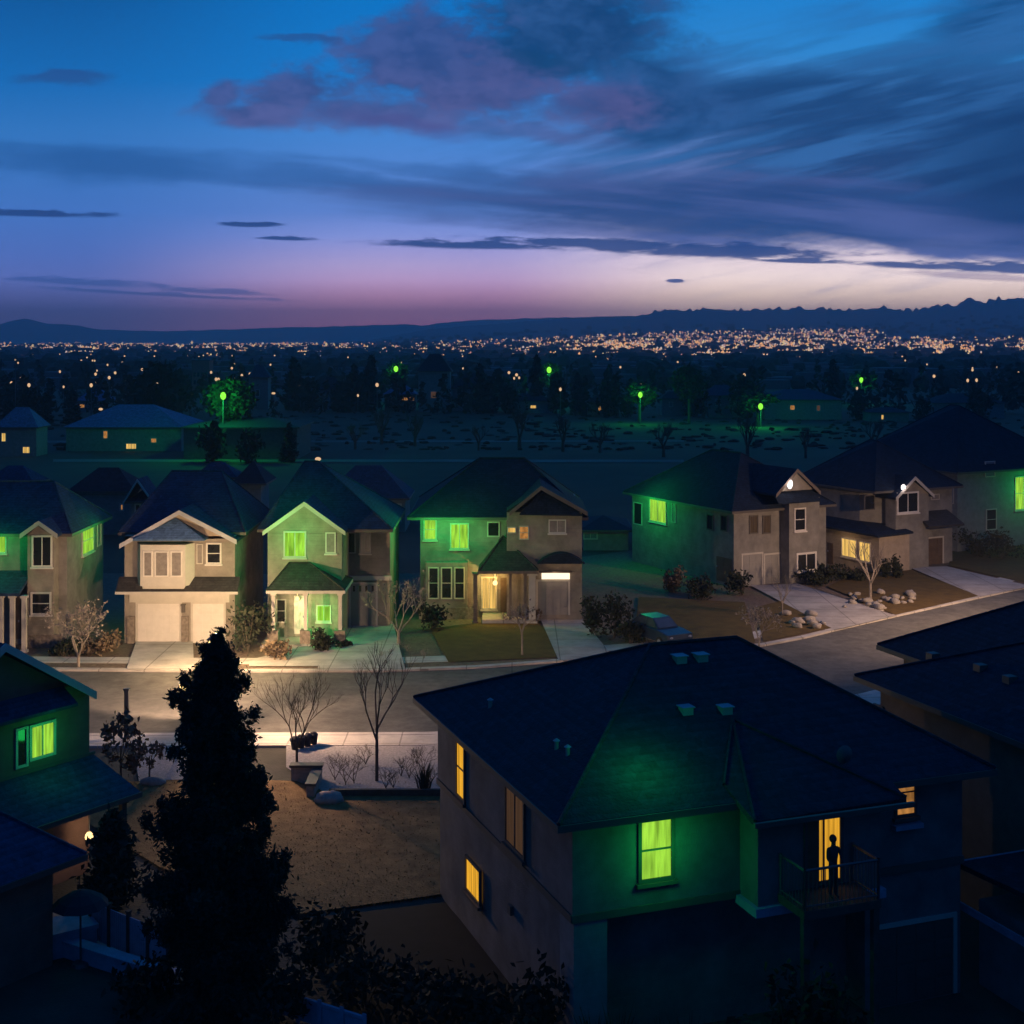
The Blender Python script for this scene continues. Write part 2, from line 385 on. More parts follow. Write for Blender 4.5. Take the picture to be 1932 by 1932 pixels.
# ------------------------------------------------------------------ dusk sky with clouds (a function of direction only)
world = bpy.data.worlds.new('World'); scene.world = world; world.use_nodes = True
nt = world.node_tree; nt.nodes.clear()
class E:
    def __init__(s, sock): s.k = sock
    def _m(a, op, b=None, c=None):
        n = nt.nodes.new('ShaderNodeMath'); n.operation = op
        for i, q in enumerate((a, b, c)):
            if q is None: continue
            if isinstance(q, E): nt.links.new(q.k, n.inputs[i])
            else: n.inputs[i].default_value = q
        return E(n.outputs[0])
    def __add__(a,b): return E._m(a,'ADD',b)
    def __radd__(a,b): return E._m(a,'ADD',b)
    def __sub__(a,b): return E._m(a,'SUBTRACT',b)
    def __rsub__(a,b): return E._m(b,'SUBTRACT',a)
    def __mul__(a,b): return E._m(a,'MULTIPLY',b)
    def __rmul__(a,b): return E._m(a,'MULTIPLY',b)
    def __truediv__(a,b): return E._m(a,'DIVIDE',b)
    def __rtruediv__(a,b): return E._m(b,'DIVIDE',a)
def emax(a,b): return E._m(a,'MAXIMUM',b)
def emin(a,b): return E._m(a,'MINIMUM',b)
def smooth(x, a, b, lo=0.0, hi=1.0, kind='SMOOTHSTEP'):
    n = nt.nodes.new('ShaderNodeMapRange'); n.interpolation_type = kind
    nt.links.new(x.k, n.inputs[0])
    for i, q in enumerate((a,b,lo,hi)): n.inputs[i+1].default_value = q
    return E(n.outputs[0])
def mixc(f, a, b):
    n = nt.nodes.new('ShaderNodeMix'); n.data_type = 'RGBA'
    for i, q in ((0,f),(6,a),(7,b)):
        if isinstance(q, E): nt.links.new(q.k, n.inputs[i])
        else: n.inputs[i].default_value = q
    return E(n.outputs[2])
def ramp(x, stops):
    n = nt.nodes.new('ShaderNodeValToRGB'); el = n.color_ramp.elements
    while len(el) < len(stops): el.new(.5)
    for e, (p, c) in zip(el, stops): e.position = p; e.color = S(*c)
    nt.links.new(x.k, n.inputs[0]); return E(n.outputs[0])
def noise(x, y, z=0.0, scale=1.0, detail=4, rough=.55, w=None):
    cb = nt.nodes.new('ShaderNodeCombineXYZ')
    for i, q in enumerate((x,y,z)):
        if isinstance(q, E): nt.links.new(q.k, cb.inputs[i])
        else: cb.inputs[i].default_value = q
    n = nt.nodes.new('ShaderNodeTexNoise'); n.inputs['Scale'].default_value = scale; n.inputs['Detail'].default_value = detail; n.inputs['Roughness'].default_value = rough
    nt.links.new(cb.outputs[0], n.inputs['Vector']); return E(n.outputs['Fac'])
tc = nt.nodes.new('ShaderNodeTexCoord'); sx = nt.nodes.new('ShaderNodeSeparateXYZ'); nt.links.new(tc.outputs['Generated'], sx.inputs[0])
dx, dy, dz = (E(sx.outputs[i]) for i in range(3))
yy = emax(dy, .12)
U = dx/yy*FP + CX                 # a chart of the western sky: azimuth and height above the horizon
V = HV - dz/yy*FP
t = smooth(V, 0, 640, kind='LINEAR')
p = lambda *st: [(v/640, c) for v, c in st]
r0 = ramp(t, p((0,(12,86,152)),(150,(20,102,174)),(250,(48,112,182)),(400,(64,108,180)),(480,(74,100,168)),(560,(86,90,146)),(635,(96,82,124))))
r1 = ramp(t, p((0,(8,112,190)),(150,(20,118,196)),(250,(66,128,202)),(400,(92,126,196)),(445,(126,140,204)),(500,(166,148,190)),(560,(178,128,156)),(625,(176,104,122))))
r2 = ramp(t, p((0,(30,125,200)),(100,(45,130,200)),(250,(90,140,210)),(400,(150,150,205)),(465,(226,208,218)),(520,(230,208,200)),(560,(236,205,182)),(635,(226,176,150))))
base = mixc(smooth(U, 900, 1400), mixc(smooth(U, 120, 760), r0, r1), r2)
wa = noise(U/260, V/95, 1.7, 1, 5, .6); wb = noise(U/230, V/80, 8.3, 1, 5, .6)
Uw = U + (wa - .5)*190; Vw = V + (wb - .5)*70
a_ = R(-13)
st1 = noise((U*cos(a_) + V*sin(a_))/420, (V*cos(a_) - U*sin(a_))/42, 3.1, 1, 5, .6)      # long wind-drawn streaks
a2 = R(5)
st2 = noise((U*cos(a2) + V*sin(a2))/520, (V*cos(a2) - U*sin(a2))/40, 5.7, 1, 5, .55)
fine = noise(U/60, V/11, 2.2, 1, 4, .6)
puff = noise(U/110, V/62, 6.1, 1, 8, .66)
def blob(cx, cy, rx, ry, rot=0.0, tex=None, amp=.6, lo=0.0, hi=.6, op=1.0, warp=True):
    a = R(rot); u = (Uw if warp else U) - cx; v = (Vw if warp else V + (fine-.5)*10) - cy
    p_ = (u*cos(a) + v*sin(a))/rx; q_ = (v*cos(a) - u*sin(a))/ry
    r_ = E._m(p_*p_ + q_*q_, 'SQRT')
    f = 1.0 - r_
    if tex is not None: f = f + (tex - .5)*amp
    return smooth(f, lo, hi)*op
def union(*bs):
    o = bs[0]
    for b in bs[1:]: o = emax(o, b)
    return o
c = base
# blue-grey streak band across the left and middle
band = union(blob(200,308,560,46,2,st2,1.3,0,.9,.72), blob(640,345,520,40,4,st2,1.5,0,.9,.66), blob(900,330,330,26,5,st2,1.4,0,.8,.5))
c = mixc(band, c, S(30,78,138))
# the wide dark sheet on the right
sheet = union(blob(1760,265,800,245,-4,st1,1.7,-.15,.6,.95), blob(1480,200,470,110,-4,st1,1.4,-.15,.6,.92), blob(1950,320,420,185,0,st1,1.0,-.15,.5,.97), blob(1650,370,560,120,0,st1,1.3,-.15,.5,.93), blob(1900,40,230,120,-12,st1,1.6,-.1,.7,.85))
c = mixc(sheet, c, mixc(smooth(st1, .38, .64), S(13,54,102), S(40,92,150)))
low = union(blob(1520,404,900,76,2,st2,1.0,-.2,.45,.93), blob(1100,385,420,60,4,st2,1.2,-.15,.7,.8), blob(1850,436,520,58,2,st2,.6,-.15,.3,.97))
c = mixc(low, c, mixc(smooth(st2, .36, .66), S(30,62,114), S(66,84,140)))
c = mixc(blob(1990,320,330,190,0,st1,.5,0,.8,.75), c, S(6,42,86))
# the dark heap at the top and the purple heap before it
heap = union(blob(1095,55,260,125,4,puff,1.5,-.05,.5,.95), blob(1000,95,190,75,0,puff,1.5,-.05,.6,.92), blob(1210,150,170,115,0,puff,1.4,-.05,.7,.88), blob(1290,215,200,60,-6,st1,1.2,-.1,.6,.8))
c = mixc(heap, c, mixc(smooth(puff, .36, .66), S(17,58,106), S(40,80,134)))
c = mixc(blob(1010,118,120,26,4,puff,.8,0,.5,.7), c, S(16,62,108))
purp = union(blob(785,100,195,115,-12,puff,1.7,-.05,.55,.92), blob(890,165,235,85,8,puff,1.6,-.05,.6,.92), blob(555,172,165,60,-4,puff,2.0,-.05,.6,.85), blob(490,212,170,28,2,puff,1.5,-.1,.7,.85), blob(395,182,62,36,0,puff,1.6,-.05,.6,.8), blob(730,208,320,52,4,puff,1.8,-.1,.7,.82), blob(1115,205,170,60,4,puff,1.6,-.05,.7,.88), blob(980,250,200,26,6,st1,1.5,-.1,.7,.6))
pc = mixc(smooth(V, 60, 240), mixc(smooth(puff,.36,.66), S(40,66,122), S(62,82,140)), mixc(smooth(puff,.36,.66), S(58,66,116), S(84,84,136)))
c = mixc(purp, c, pc)
c = mixc(blob(760,235,190,30,12,st1,1.2,0,.8,.6), c, S(70,74,132))
# thin dark bars over the glow
nb = dict(tex=fine, amp=1.5, lo=0, hi=.55, warp=False)
bars = union(blob(890,462,260,10,1.2,**nb), blob(1130,460,280,13,1.6,**nb), blob(1330,472,330,18,1.6,**nb), blob(1500,492,120,6,2,**nb), blob(1730,500,170,10,2.5,**nb), blob(1900,505,200,14,2,**nb),
             blob(545,450,75,5,1,**nb), blob(470,424,70,6,1,**nb), blob(60,402,210,9,1.5,**nb), blob(1275,530,24,5,0,**nb))
c = mixc(bars*.93, c, S(30,58,112))
lowbars = union(blob(150,531,210,9,3,**nb), blob(400,549,150,7,3,**nb), blob(130,150,120,16,-3,tex=puff,amp=.9,lo=0,hi=.6), blob(560,85,90,12,2,tex=puff,amp=.9,lo=0,hi=.6), blob(300,555,280,5,3,**nb))
c = mixc(lowbars*.62, c, S(38,66,122))
# grey-pink edge low on the right
c = mixc(blob(1850,522,190,9,3,fine,1.0,0,.6,.55,False), c, S(120,105,130))
# night closing in overhead and behind the viewer
dark = smooth(dy, .55, -.2)
c = mixc(dark, c, S(7,38,76))
dk2 = smooth(dz, .22, .75)
c = mixc(dk2*.86, c, S(12,74,146))
# the sky's own light before the air dims it
path_ = emin(emax((ZTOP-CH)/emax(dz, .012), 0.0), YEND)
gain = E._m(E._m(2.71828, 'POWER', path_*SIG), 'MINIMUM', 3.0)
vm = nt.nodes.new('ShaderNodeVectorMath'); vm.operation = 'SCALE'; nt.links.new(c.k, vm.inputs[0]); nt.links.new(gain.k, vm.inputs['Scale']); c = E(vm.outputs[0])
# a faint physical dusk sky laid over it
sk = nt.nodes.new('ShaderNodeTexSky'); sk.sky_type = 'NISHITA'; sk.sun_disc = False; sk.sun_elevation = R(-3); sk.sun_rotation = R(22)
bg1 = nt.nodes.new('ShaderNodeBackground'); nt.links.new(sk.outputs[0], bg1.inputs[0]); bg1.inputs[1].default_value = .006
bg2 = nt.nodes.new('ShaderNodeBackground'); nt.links.new(c.k, bg2.inputs[0]); bg2.inputs[1].default_value = 1.0
ad = nt.nodes.new('ShaderNodeAddShader'); nt.links.new(bg1.outputs[0], ad.inputs[0]); nt.links.new(bg2.outputs[0], ad.inputs[1])
wo = nt.nodes.new('ShaderNodeOutputWorld'); nt.links.new(ad.outputs[0], wo.inputs['Surface'])

# ------------------------------------------------------------------ air
m = bpy.data.materials.new('air'); m.use_nodes = True; m.node_tree.nodes.clear()
vo = m.node_tree.nodes.new('ShaderNodeVolumePrincipled'); oo = m.node_tree.nodes.new('ShaderNodeOutputMaterial')
vo.inputs['Color'].default_value = (.88,.92,1,1); vo.inputs['Density'].default_value = SIG; vo.inputs['Anisotropy'].default_value = .1
m.node_tree.links.new(vo.outputs[0], oo.inputs['Volume'])
hz = MB(); hz.box(-6000,6000,-60,YEND,-2,ZTOP); tag(hz.build('haze', m), kind='stuff')

# ------------------------------------------------------------------ ground, road, pavements, yards
def sheet(name, pts, z, mat, kind='structure', t=None):
    mb = MB()
    if t: mb.slab([(p[0],p[1],z) for p in pts], t)
    else: mb.add([(p[0],p[1],z) for p in pts], [tuple(range(len(pts)))])
    o = mb.build(name, M[mat])
    bm = bmesh.new(); bm.from_mesh(o.data); bmesh.ops.triangulate(bm, faces=[f for f in bm.faces if len(f.verts) > 4])
    bmesh.ops.recalc_face_normals(bm, faces=bm.faces)
    if not t:
        for f in bm.faces:
            if f.normal.z < 0: f.normal_flip()
    bm.to_mesh(o.data); bm.free()
    return tag(o, kind=kind)
G = lambda *uv: [gp(u, v) for u, v in uv]
sheet('ground', [(-5900,-50),(5900,-50),(5900,8900),(-5900,8900)], 0, 'field')
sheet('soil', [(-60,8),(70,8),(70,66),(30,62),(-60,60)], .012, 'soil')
# the road's two kerb lines, from the left to where it climbs away on the right
farK = [(-80,72.4)] + [tuple(gp(u,v)[:2]) for u,v in ((30,1267),(400,1270),(720,1269.5),(900,1263),(1060,1251),(1250,1237),(1440,1221),(1520,1206),(1600,1186),(1750,1152),(1932,1112))] + [(60,124)]
nearK = [(-80,60.2),(-22,60.4),(-4,60.6),(3,61.4),(10,63.4),(17,67.2),(24,72.6),(33,81.5),(44,93),(68,117)]
sheet('road', nearK + farK[::-1], .03, 'asphalt')
def strip(line, w0, w1):
    out = []
    for i, p in enumerate(line):
        q = Vector(line[min(i+1, len(line)-1)]) - Vector(line[max(i-1, 0)]); n = Vector((-q.y, q.x)).normalized()
        out.append((Vector(p)+n*w0, Vector(p)+n*w1))
    return [a for a,b in out] + [b for a,b in out][::-1]
sheet('kerb', strip(farK, .0, .42), .13, 'concrete_pale', t=.2)
sheet('sidewalk', strip(farK, 1.55, 2.9), .12, 'concrete_pale', t=.16)
sheet('verge', strip(farK, .42, 1.55), .10, 'mulch')
sheet('kerb', strip(nearK, -.4, .0), .13, 'concrete_pale', t=.2)
sheet('sidewalk', strip(nearK, -1.9, -.4), .12, 'concrete_pale', t=.16)
sheet('front_yard', strip(farK, 2.9, 30), .05, 'mulch')
D = lambda name, mat, z, *uv: sheet(name, G(*uv), z, mat)
D('driveway','concrete_pale',.15,(238,1268),(366,1268),(364,1210),(259,1210))
D('driveway','concrete_pale',.15,(598,1268),(764,1266),(738,1166),(652,1166),(640,1200),(612,1232))
D('driveway','concrete',.15,(1054,1251),(1156,1243),(1085,1155),(1012,1155))
D('driveway','concrete',.15,(1575,1193),(1690,1166),(1505,1105),(1415,1108))
D('driveway','concrete',.15,(1850,1130),(1945,1110),(1786,1072),(1715,1074))
D('driveway','concrete',.15,(1225,1240),(1300,1234),(1270,1195),(1205,1200))
D('garden_path','concrete_pale',.155,(470,1262),(600,1262),(612,1236),(592,1196),(548,1196),(530,1236),(470,1250))
D('lawn','lawn',.14,(812,1190),(846,1254),(1062,1244),(1066,1228),(1008,1172),(930,1176))
D('lawn','lawn',.14,(1205,1130),(1200,1180),(1290,1230),(1425,1216),(1405,1140))
D('lawn','lawn',.14,(1425,1150),(1440,1215),(1572,1188),(1500,1130))
D('lawn','lawn',.14,(1560,1110),(1690,1164),(1850,1127),(1715,1078),(1640,1075))
D('lawn','lawn',.14,(1790,1070),(1945,1106),(1960,1020),(1800,1022))
D('yard','gravel',.10,(250,1402),(352,1402),(352,1475),(262,1478))
D('yard','gravel',.10,(540,1402),(838,1402),(838,1502),(615,1502),(540,1452))
D('lawn','dry_grass',.09,(150,1480),(300,1478),(345,1470),(560,1478),(620,1503),(850,1500),(850,1690),(560,1730),(300,1640),(170,1560))
D('path','dirt',.06,(100,872),(1290,873),(1290,868),(100,867))
D('path','dirt',.06,(-60,836),(1290,834),(1290,831),(-60,832))
D('shade_patch','shade_soil',.06,(560,1738),(840,1706),(1000,1890),(700,1990))  # dark ground patch laid where the yard falls into shade

# ------------------------------------------------------------------ hills
def interp(tab, x):
    if x <= tab[0][0]: return tab[0][1]
    for (a, fa), (b, fb) in zip(tab, tab[1:]):
        if x <= b: return fa + (fb-fa)*(x-a)/(b-a)
    return tab[-1][1]
nr = random.Random(3)
near_ridge = [(-1200,640),(560,640),(700,632),(800,613),(900,604),(1000,597),(1060,592),(1130,589),(1200,587),(1245,579),(1265,574),(1300,579),(1340,573),(1400,578),(1500,574),(1600,576),(1665,572),(1720,578),(1750,573),(1770,568),(1800,570),(1815,560),(1830,554),(1845,559),(1855,564),(1870,558),(1885,555),(1900,557),(1932,553),(2100,545),(3200,540)]
far_ridge = [(-1500,612),(-200,612),(0,611),(25,604),(45,601),(70,605),(90,611),(140,613),(185,621),(300,625),(400,622),(480,620),(560,617),(620,616),(700,613),(760,611),(800,614),(840,608),(900,604),(1000,600),(1200,596),(2500,590)]
YR = 4500.0
def hill_z(u, Y):
    if Y < 1200: return 0.0
    zr = CH + (HV - interp(near_ridge, u))*YR/FP - 17.0
    if Y <= YR: return max(0, zr)*((Y-1200)/(YR-1200))**2.1
    return max(0, zr)*max(0, 1-(Y-YR)/1500)
def ridge_mesh(name, tab, ys, zf, us, jag):
    mb = MB(); idx = {}
    for j, Y in enumerate(ys):
        for i, u in enumerate(us):
            z = zf(u, Y)
            if jag and z > 12: z += jag(u, Y)
            mb.v.append(((u-CX)*Y/FP, Y, max(z, -.5)-.4))
    n = len(us)
    for j in range(len(ys)-1):
        for i in range(n-1): mb.f.append((j*n+i, j*n+i+1, (j+1)*n+i+1, (j+1)*n+i)); mb.m.append(0)
    return tag(mb.build(name, M['hill'], smooth=False), kind='structure')
us = [-900 + 6*i for i in range(600)]
jg = {u: (nr.random()**2.2)*(22 if u > 1230 else 6) for u in us}
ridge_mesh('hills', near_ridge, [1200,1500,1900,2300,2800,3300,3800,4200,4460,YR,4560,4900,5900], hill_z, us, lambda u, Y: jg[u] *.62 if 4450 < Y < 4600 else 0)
YF = 7000.0
def far_z(u, Y):
    zr = CH + (HV - interp(far_ridge, u))*YF/FP
    k = (Y-6000)/(YF-6000) if Y <= YF else 1-(Y-YF)/1200
    return max(0, zr)*max(0, k)**1.5
us2 = [-900 + 15*i for i in range(240)]
jg2 = {u: nr.uniform(-2.2, 2.2) for u in us2}
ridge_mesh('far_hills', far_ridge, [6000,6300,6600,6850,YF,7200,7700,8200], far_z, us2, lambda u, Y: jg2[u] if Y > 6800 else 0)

# ------------------------------------------------------------------ the lights of the town: past counting
cr = random.Random(11)
mats = [emat('town_light_amber', (1,.46,.17), 1.1, dist=1), emat('town_light_yellow', (1,.70,.32), 1.05, dist=1), emat('town_light_white', (1,.78,.68), .8, dist=1), emat('town_light_pink', (.9,.42,.34), .6, dist=1), emat('town_wall_glow', (.48,.26,.22), .75, dist=1), emat('town_wall_glow_dim', (.22,.13,.15), .6, dist=1)]
mb = MB()
def sparkle(u, Y, px, mi, tall=1.5, lift=None):
    s = px*Y/FP*.5; x = (u-CX)*Y/FP; z = hill_z(u, Y) + (lift if lift is not None else s*tall + 1.5)
    mb.add([(x-s,Y,z),(x+s,Y,z),(x,Y-s,z),(x,Y+s,z),(x,Y,z-s*tall),(x,Y,z+s*tall)],
           [(0,2,5),(2,1,5),(1,3,5),(3,0,5),(2,0,4),(1,2,4),(3,1,4),(0,3,4)], mi)
def vis_v(u, Y): return HV + (CH - hill_z(u, Y))*FP/Y
def pick(w):
    r_ = cr.random()
    for i, q in enumerate(w):
        r_ -= q
        if r_ < 0: return i
    return 0
Ys = [560*1.035**k for k in range(74)]
n_l = 0
for k in range(75000):
    u = cr.uniform(-120, 2050); Y = cr.uniform(0, 1); Y = 560*(4400/560)**Y
    v = vis_v(u, Y)
    # how thickly the town is lit here: a dense shelf to the right of the middle, a thin band along the plain
    dens = 0.0
    if u > 780:
        k_ = min(1, (u-780)/260)
        top = interp([(780,648),(1000,640),(1300,628),(1500,622),(1640,622),(1700,640),(1932,640)], u)
        core = max(0, 1-abs(v-(top+34))/46)
        if v > top: dens = max(dens, k_*min(1, core*1.35 + .07))
    band = max(0, 1-abs(v-660)/13)*(.62 if u < 1100 else .35)
    dens = max(dens, band)
    if 655 < v < 760: dens = max(dens, 0.2 if v < 690 else (.11 if v < 725 else .06))
    # the town comes in patches
    patch = .55 + .45*sin(u*.031 + 3*sin(v*.21))*sin(u*.0113 + v*.33)
    if cr.random() < min(.95, dens*patch*.9):
        sparkle(u, Y, cr.uniform(1.5,3.6)*(1.5 if cr.random() < .12 else 1), pick((.42,.22,.18,.18)), cr.uniform(1.0,1.6)); n_l += 1
    if u > 900 and cr.random() < dens*patch*.55:
        sparkle(u, Y, cr.uniform(4,8), 4 if cr.random() < .35 else 5, .7, lift=1)  # dim emitters standing in for lamplight on the town's walls
# scrub on the open field

tag(mb.build('town_lights', mats), kind='stuff', label='countless small lights of the town spread over the plain and the hillside')
# dark roofs and tree masses of the town between the lights
mb = MB()
for k in range(2600):
    Y = 480*(3600/480)**cr.random(); u = cr.uniform(-150, 2080); z0 = hill_z(u, Y); x = (u-CX)*Y/FP
    w = cr.uniform(5,13); h = cr.uniform(3,7)
    if cr.random() < .5: mb.box(x-w,x+w,Y,Y+w,z0-1,z0+h, 0)
    else: mb.ball((x,Y,z0+h*.6), w*.6, w*.6, h*.8, 7, 5, 1, .2, cr)
tag(mb.build('town_roofs', [pmat('town_roof', (.10,.10,.115)), M['leaves_dark']]), kind='stuff', label='far dark roofs and tree crowns filling the plain')

mb = MB()
for k in range(700):
    v = cr.uniform(784, 850); u = cr.uniform(-100, 2000); q = gp(u, v)
    h = cr.uniform(.15,.55); w = cr.uniform(.2,.75)
    mb.ball((q.x,q.y,h*.3), w*1.5, w, h*.7, 7, 4, 0, .35, cr)
tag(mb.build('field_scrub', M['leaves_dark']), kind='stuff', label='low dark scrub spread over the open field')
mb = MB()
for k in range(620):
    Y = 300*(900/300)**(cr.random()**1.3); u = cr.uniform(-120, 2060); x = (u-CX)*Y/FP; h = cr.uniform(4,10)
    for i in range(34):
        a = cr.uniform(0,6.28); rr = h*.3*cr.random()**.5; z = h*(.15+.85*cr.random()); k_ = (1.15-z/h)
        p_ = Vector((x+rr*k_*cos(a), Y+rr*k_*sin(a), z)); d1 = Vector((cr.gauss(0,1),cr.gauss(0,1),cr.gauss(0,1))).normalized()*h*.11; d2 = Vector((cr.gauss(0,1),cr.gauss(0,1),cr.gauss(0,1))).normalized()*h*.09
        mb.add([p_-d1,p_+d2,p_+d1,p_-d2],[(0,1,2,3)])
tag(mb.build('distant_woods', M['leaves_dark']), kind='stuff', label='dark tree belts filling the land beyond the field')
# ================================================================== the row across the street
Y0 = 78.4
# --- house with the bay tower, cut by the edge of the picture
A = House('house', (126-CX)*Y0/FP, Y0, 0, 'tan house with a narrow gabled bay tower behind a pale bare bushy tree')
A.walls([(-9,0),(0,0),(0,7),(-9,7)], 0, 6.4, 'stucco_grey')
A.hip(-9.4,.4,-.4,7.4,6.4,(-6,3.5),(-1.9,3.5),8.95,'roof_slate')
xl, xr = A.front(52,1000,-.9)[0], A.front(101,1000,-.9)[0]
A.walls([(xl,-.9),(xr,-.9),(xr,-.02),(xl,-.02)], 0, 6.35, 'stucco_tan', 'bay')
xp, zp = A.front(76,983,-1.2)
A.gable_wall([(xl,6.36),(xr,6.36),((xl+xr)/2,zp-.12)], -.9, 1.0, 'stucco_tan', 'gable')
A.gable(xl-.3,xr+.3,-1.2,2.2,A.front(40,1008,-1.2)[1],(xl+xr)/2,zp,'roof_slate','trim')
A.win((60,1010,99,1070),('f',-.9),'pane_dark','white_paint',2,1,.1,True)
A.win((58,1117,97,1160),('f',-.9),'pane_dark','white_paint',1,2,.1,True)
A.win((-16,1002,13,1044),('f',0),'pane_green','trim',2,1,sill=True)
A.win((154,992,176,1044),('r',0),'pane_green','trim',1,2,sill=True)
A.win((183,976,190,1030),('r',0),'pane_blind','trim',1,1)
pr = MB(); x0 = A.front(-60,1080)[0]
pr.slab([(x0,-2.2,3.35),(xl-.02,-2.2,3.35),(xl-.02,-.02,4.25),(x0,-.02,4.25)], .16); pr.build('porch_roof', M['roof_slate'], A.root)
for u in (2, 24, 46): A.post(A.front(u,1200,-2.0)[0],-2.0,.05,3.2,.24,'trim')
A.door((20,1122,40,1205),('f',0))
A.win((-30,1122,2,1180),('f',0),'pane_dark','trim',2,1)
A.box('foundation', xl-.06, .05, -.97, -.905, 0, .8, 'stone')

# --- house with the two white garage doors
Y0 = 78.7
B = House('house', (235-CX)*Y0/FP, Y0, 0, 'brightly lit tan house with two white garage doors below an upstairs bay window')
W = 6.3
B.walls([(0,0),(W,0),(W,9),(0,9)], 0, 6.15, 'stucco_tan')
B.hip(-.5,W+.5,.6,9.5,6.3,(1.4,5.4),(4.4,5.4),9.35,'roof_slate')
xa, za = B.front(226,1027,-.55); xb, zb = B.front(446,1019,-.55); xp, zp = B.front(338,963,-.55)
B.gable_wall([(0.0,6.16),(W,6.16),(W,zb+.02),(xp,zp-.22),(0,za+.12)], 0.0, 3.0, 'stucco_warm', 'gable')
B.gable(xa,xb,-.55,4.6,za,xp,zp,'roof_slate','fascia_pale',zl=za,zrr=zb)
ox0, oz1 = B.front(254,1028,-.75); ox1, oz0 = B.front(360,1106,-.75)
B.walls([(ox0-.05,-.02),(ox0+.32,-.75),(ox1-.32,-.75),(ox1+.05,-.02)], oz0, oz1, 'trim', 'oriel')
B.walls([(ox0+.1,-.02),(ox0+.42,-.62),(ox1-.42,-.62),(ox1-.1,-.02)], oz0-.22, oz0-.003, 'trim', 'oriel_base')
mb = MB(); bl = B.front(250,1018,-1.0); br = B.front(386,1018,-1.0); ap = B.front(332,972,-.08)
mb.slab([(bl[0],-1.0,bl[1]),(br[0],-1.0,br[1]),(ap[0],-.05,ap[1]-.15)], .08)
mb.slab([(bl[0],-1.0,bl[1]-.002),(ap[0],-.05,ap[1]-.152),(bl[0],-.02,bl[1]-.002)][::-1], .06)
mb.slab([(br[0],-1.0,br[1]-.002),(br[0],-.02,br[1]-.002),(ap[0],-.05,ap[1]-.152)][::-1], .06)
mb.build('bay_roof', M['roof_pale'], B.root)
for a,b,pn in ((270,288,'pane_blind'),(292,318,'pane_blind'),(322,344,'pane_blind')): B.win((a,1040,b,1088),('f',-.75),pn,'white_paint',1,1,.07)
B.win((389,1024,418,1064),('f',0),'pane_dark','white_paint',1,2,.09,True)
B.win((371,1026,383,1064),('f',0),'pane_blind','trim',1,1,.05)
mb = MB(); z1 = B.front(300,1088)[1]; z0 = B.front(300,1116,-.75)[1]
mb.slab([(-.3,-.75,z0),(W+.3,-.75,z0),(W+.3,-.02,z1),(-.3,-.02,z1)], .14); pr = mb.build('pent_roof', M['roof_brown'], B.root)
mb = MB(); mb.box(-.32,W+.32,-.79,-.753,z0-.16,z0-.01); mb.build('gutter', M['trim'], pr)
B.box('garage_header', .3, W-.3, -.10, -.02, B.front(300,1136)[1], z0-.18, 'trim')
B.garage((260,1139,339,1214),('f',0),'white_paint',4,5)
B.garage((364,1139,422,1214),('f',0),'white_paint',4,3)
for u in (248, 350, 434):
    x = B.front(u,1180)[0]; m2 = MB(); m2.box(x-.2,x+.2,-.16,-.02,.02,1.6); m2.build('stone_pier', M['stone'], B.root)
lx, lz = B.front(347,1148); m2 = MB(); m2.box(lx-.09,lx+.09,-.22,-.04,lz-.2,lz+.2); m2.box(lx-.13,lx+.13,-.26,-.02,lz+.2,lz+.26); m2.build('wall_lantern', M['trim_dark'], B.root)

# --- the gabled house glowing green
Y0 = 79.5
Cc = House('house', (505-CX)*Y0/FP, Y0, 0, 'gabled house glowing green over a hipped front porch, with a concrete driveway beside it')
gx = Cc.front(645,1100)[0]; wx = Cc.front(736,1100,3.5)[0]
Cc.walls([(0,0),(gx,0),(gx,3.5),(wx,3.5),(wx,10),(0,10)], 0, 6.2, 'stucco_tan')
xa, za = Cc.front(496,1003,-.5); xb, zb = Cc.front(651,1004,-.5); xp, zp = Cc.front(574,947,-.5)
Cc.gable_wall([(0,6.21),(gx,6.21),(gx,zb+.0),(xp,zp-.2),(0,za)], 0.0, 2.6, 'stucco_tan', 'gable')
Cc.gable(xa,xb,-.5,5.0,za,xp,zp,'roof_slate','trim')
Cc.hip(-.75,wx+.35,1.0,10.4,6.3,(1.3,5.7),(2.1,5.7),9.85,'roof_slate')
mb = MB(); mb.box(gx+.02,wx+.4,3.0,3.06,6.05,6.32); mb.build('gutter', M['trim'], Cc.root)
Cc.win((535,1002,578,1052),('f',0),'pane_green','trim',2,1,.09,True)
Cc.win((614,1004,634,1044),('f',0),'pane_blind','white_paint',1,1,.08,True)
px0, pz = Cc.front(503,1114,-1.9); px1, _ = Cc.front(650,1114,-1.9); pt = Cc.front(565,1062,0)
Cc.hip(px0,px1,-1.9,1.9,pz,(Cc.front(546,1062)[0],0),(Cc.front(584,1062)[0],0),pt[1],'roof_brown','trim','porch_roof')
for u in (516, 577, 642): Cc.post(Cc.front(u,1180,-1.7)[0],-1.7,.1,pz-.16,.2,'trim',base='stone')
Cc.door((555,1124,577,1196),('f',0),'white_paint')
Cc.win((597,1141,625,1173),('f',0),'pane_green','trim',2,1,.07,True)
Cc.win((521,1130,540,1175),('f',0),'pane_dark','trim',1,2,.07)
m2 = MB(); lx, lz = Cc.front(561,1130,-.5); m2.ball((lx,-.5,lz),.13); m2.tube((lx,-.5,lz+.1),(lx,-.5,pz+.3),.015); m2.build('porch_lamp', M['lamp_warm'], Cc.root)
Cc.box('porch_floor', -.05, gx, -2.1, -.003, .05, .25, 'concrete')
Cc.win((654,1004,671,1044),('f',3.5),'pane_dark','trim',1,1,.06)
Cc.win((678,1003,700,1044),('f',3.5),'pane_blind','trim',2,1,.07,True)
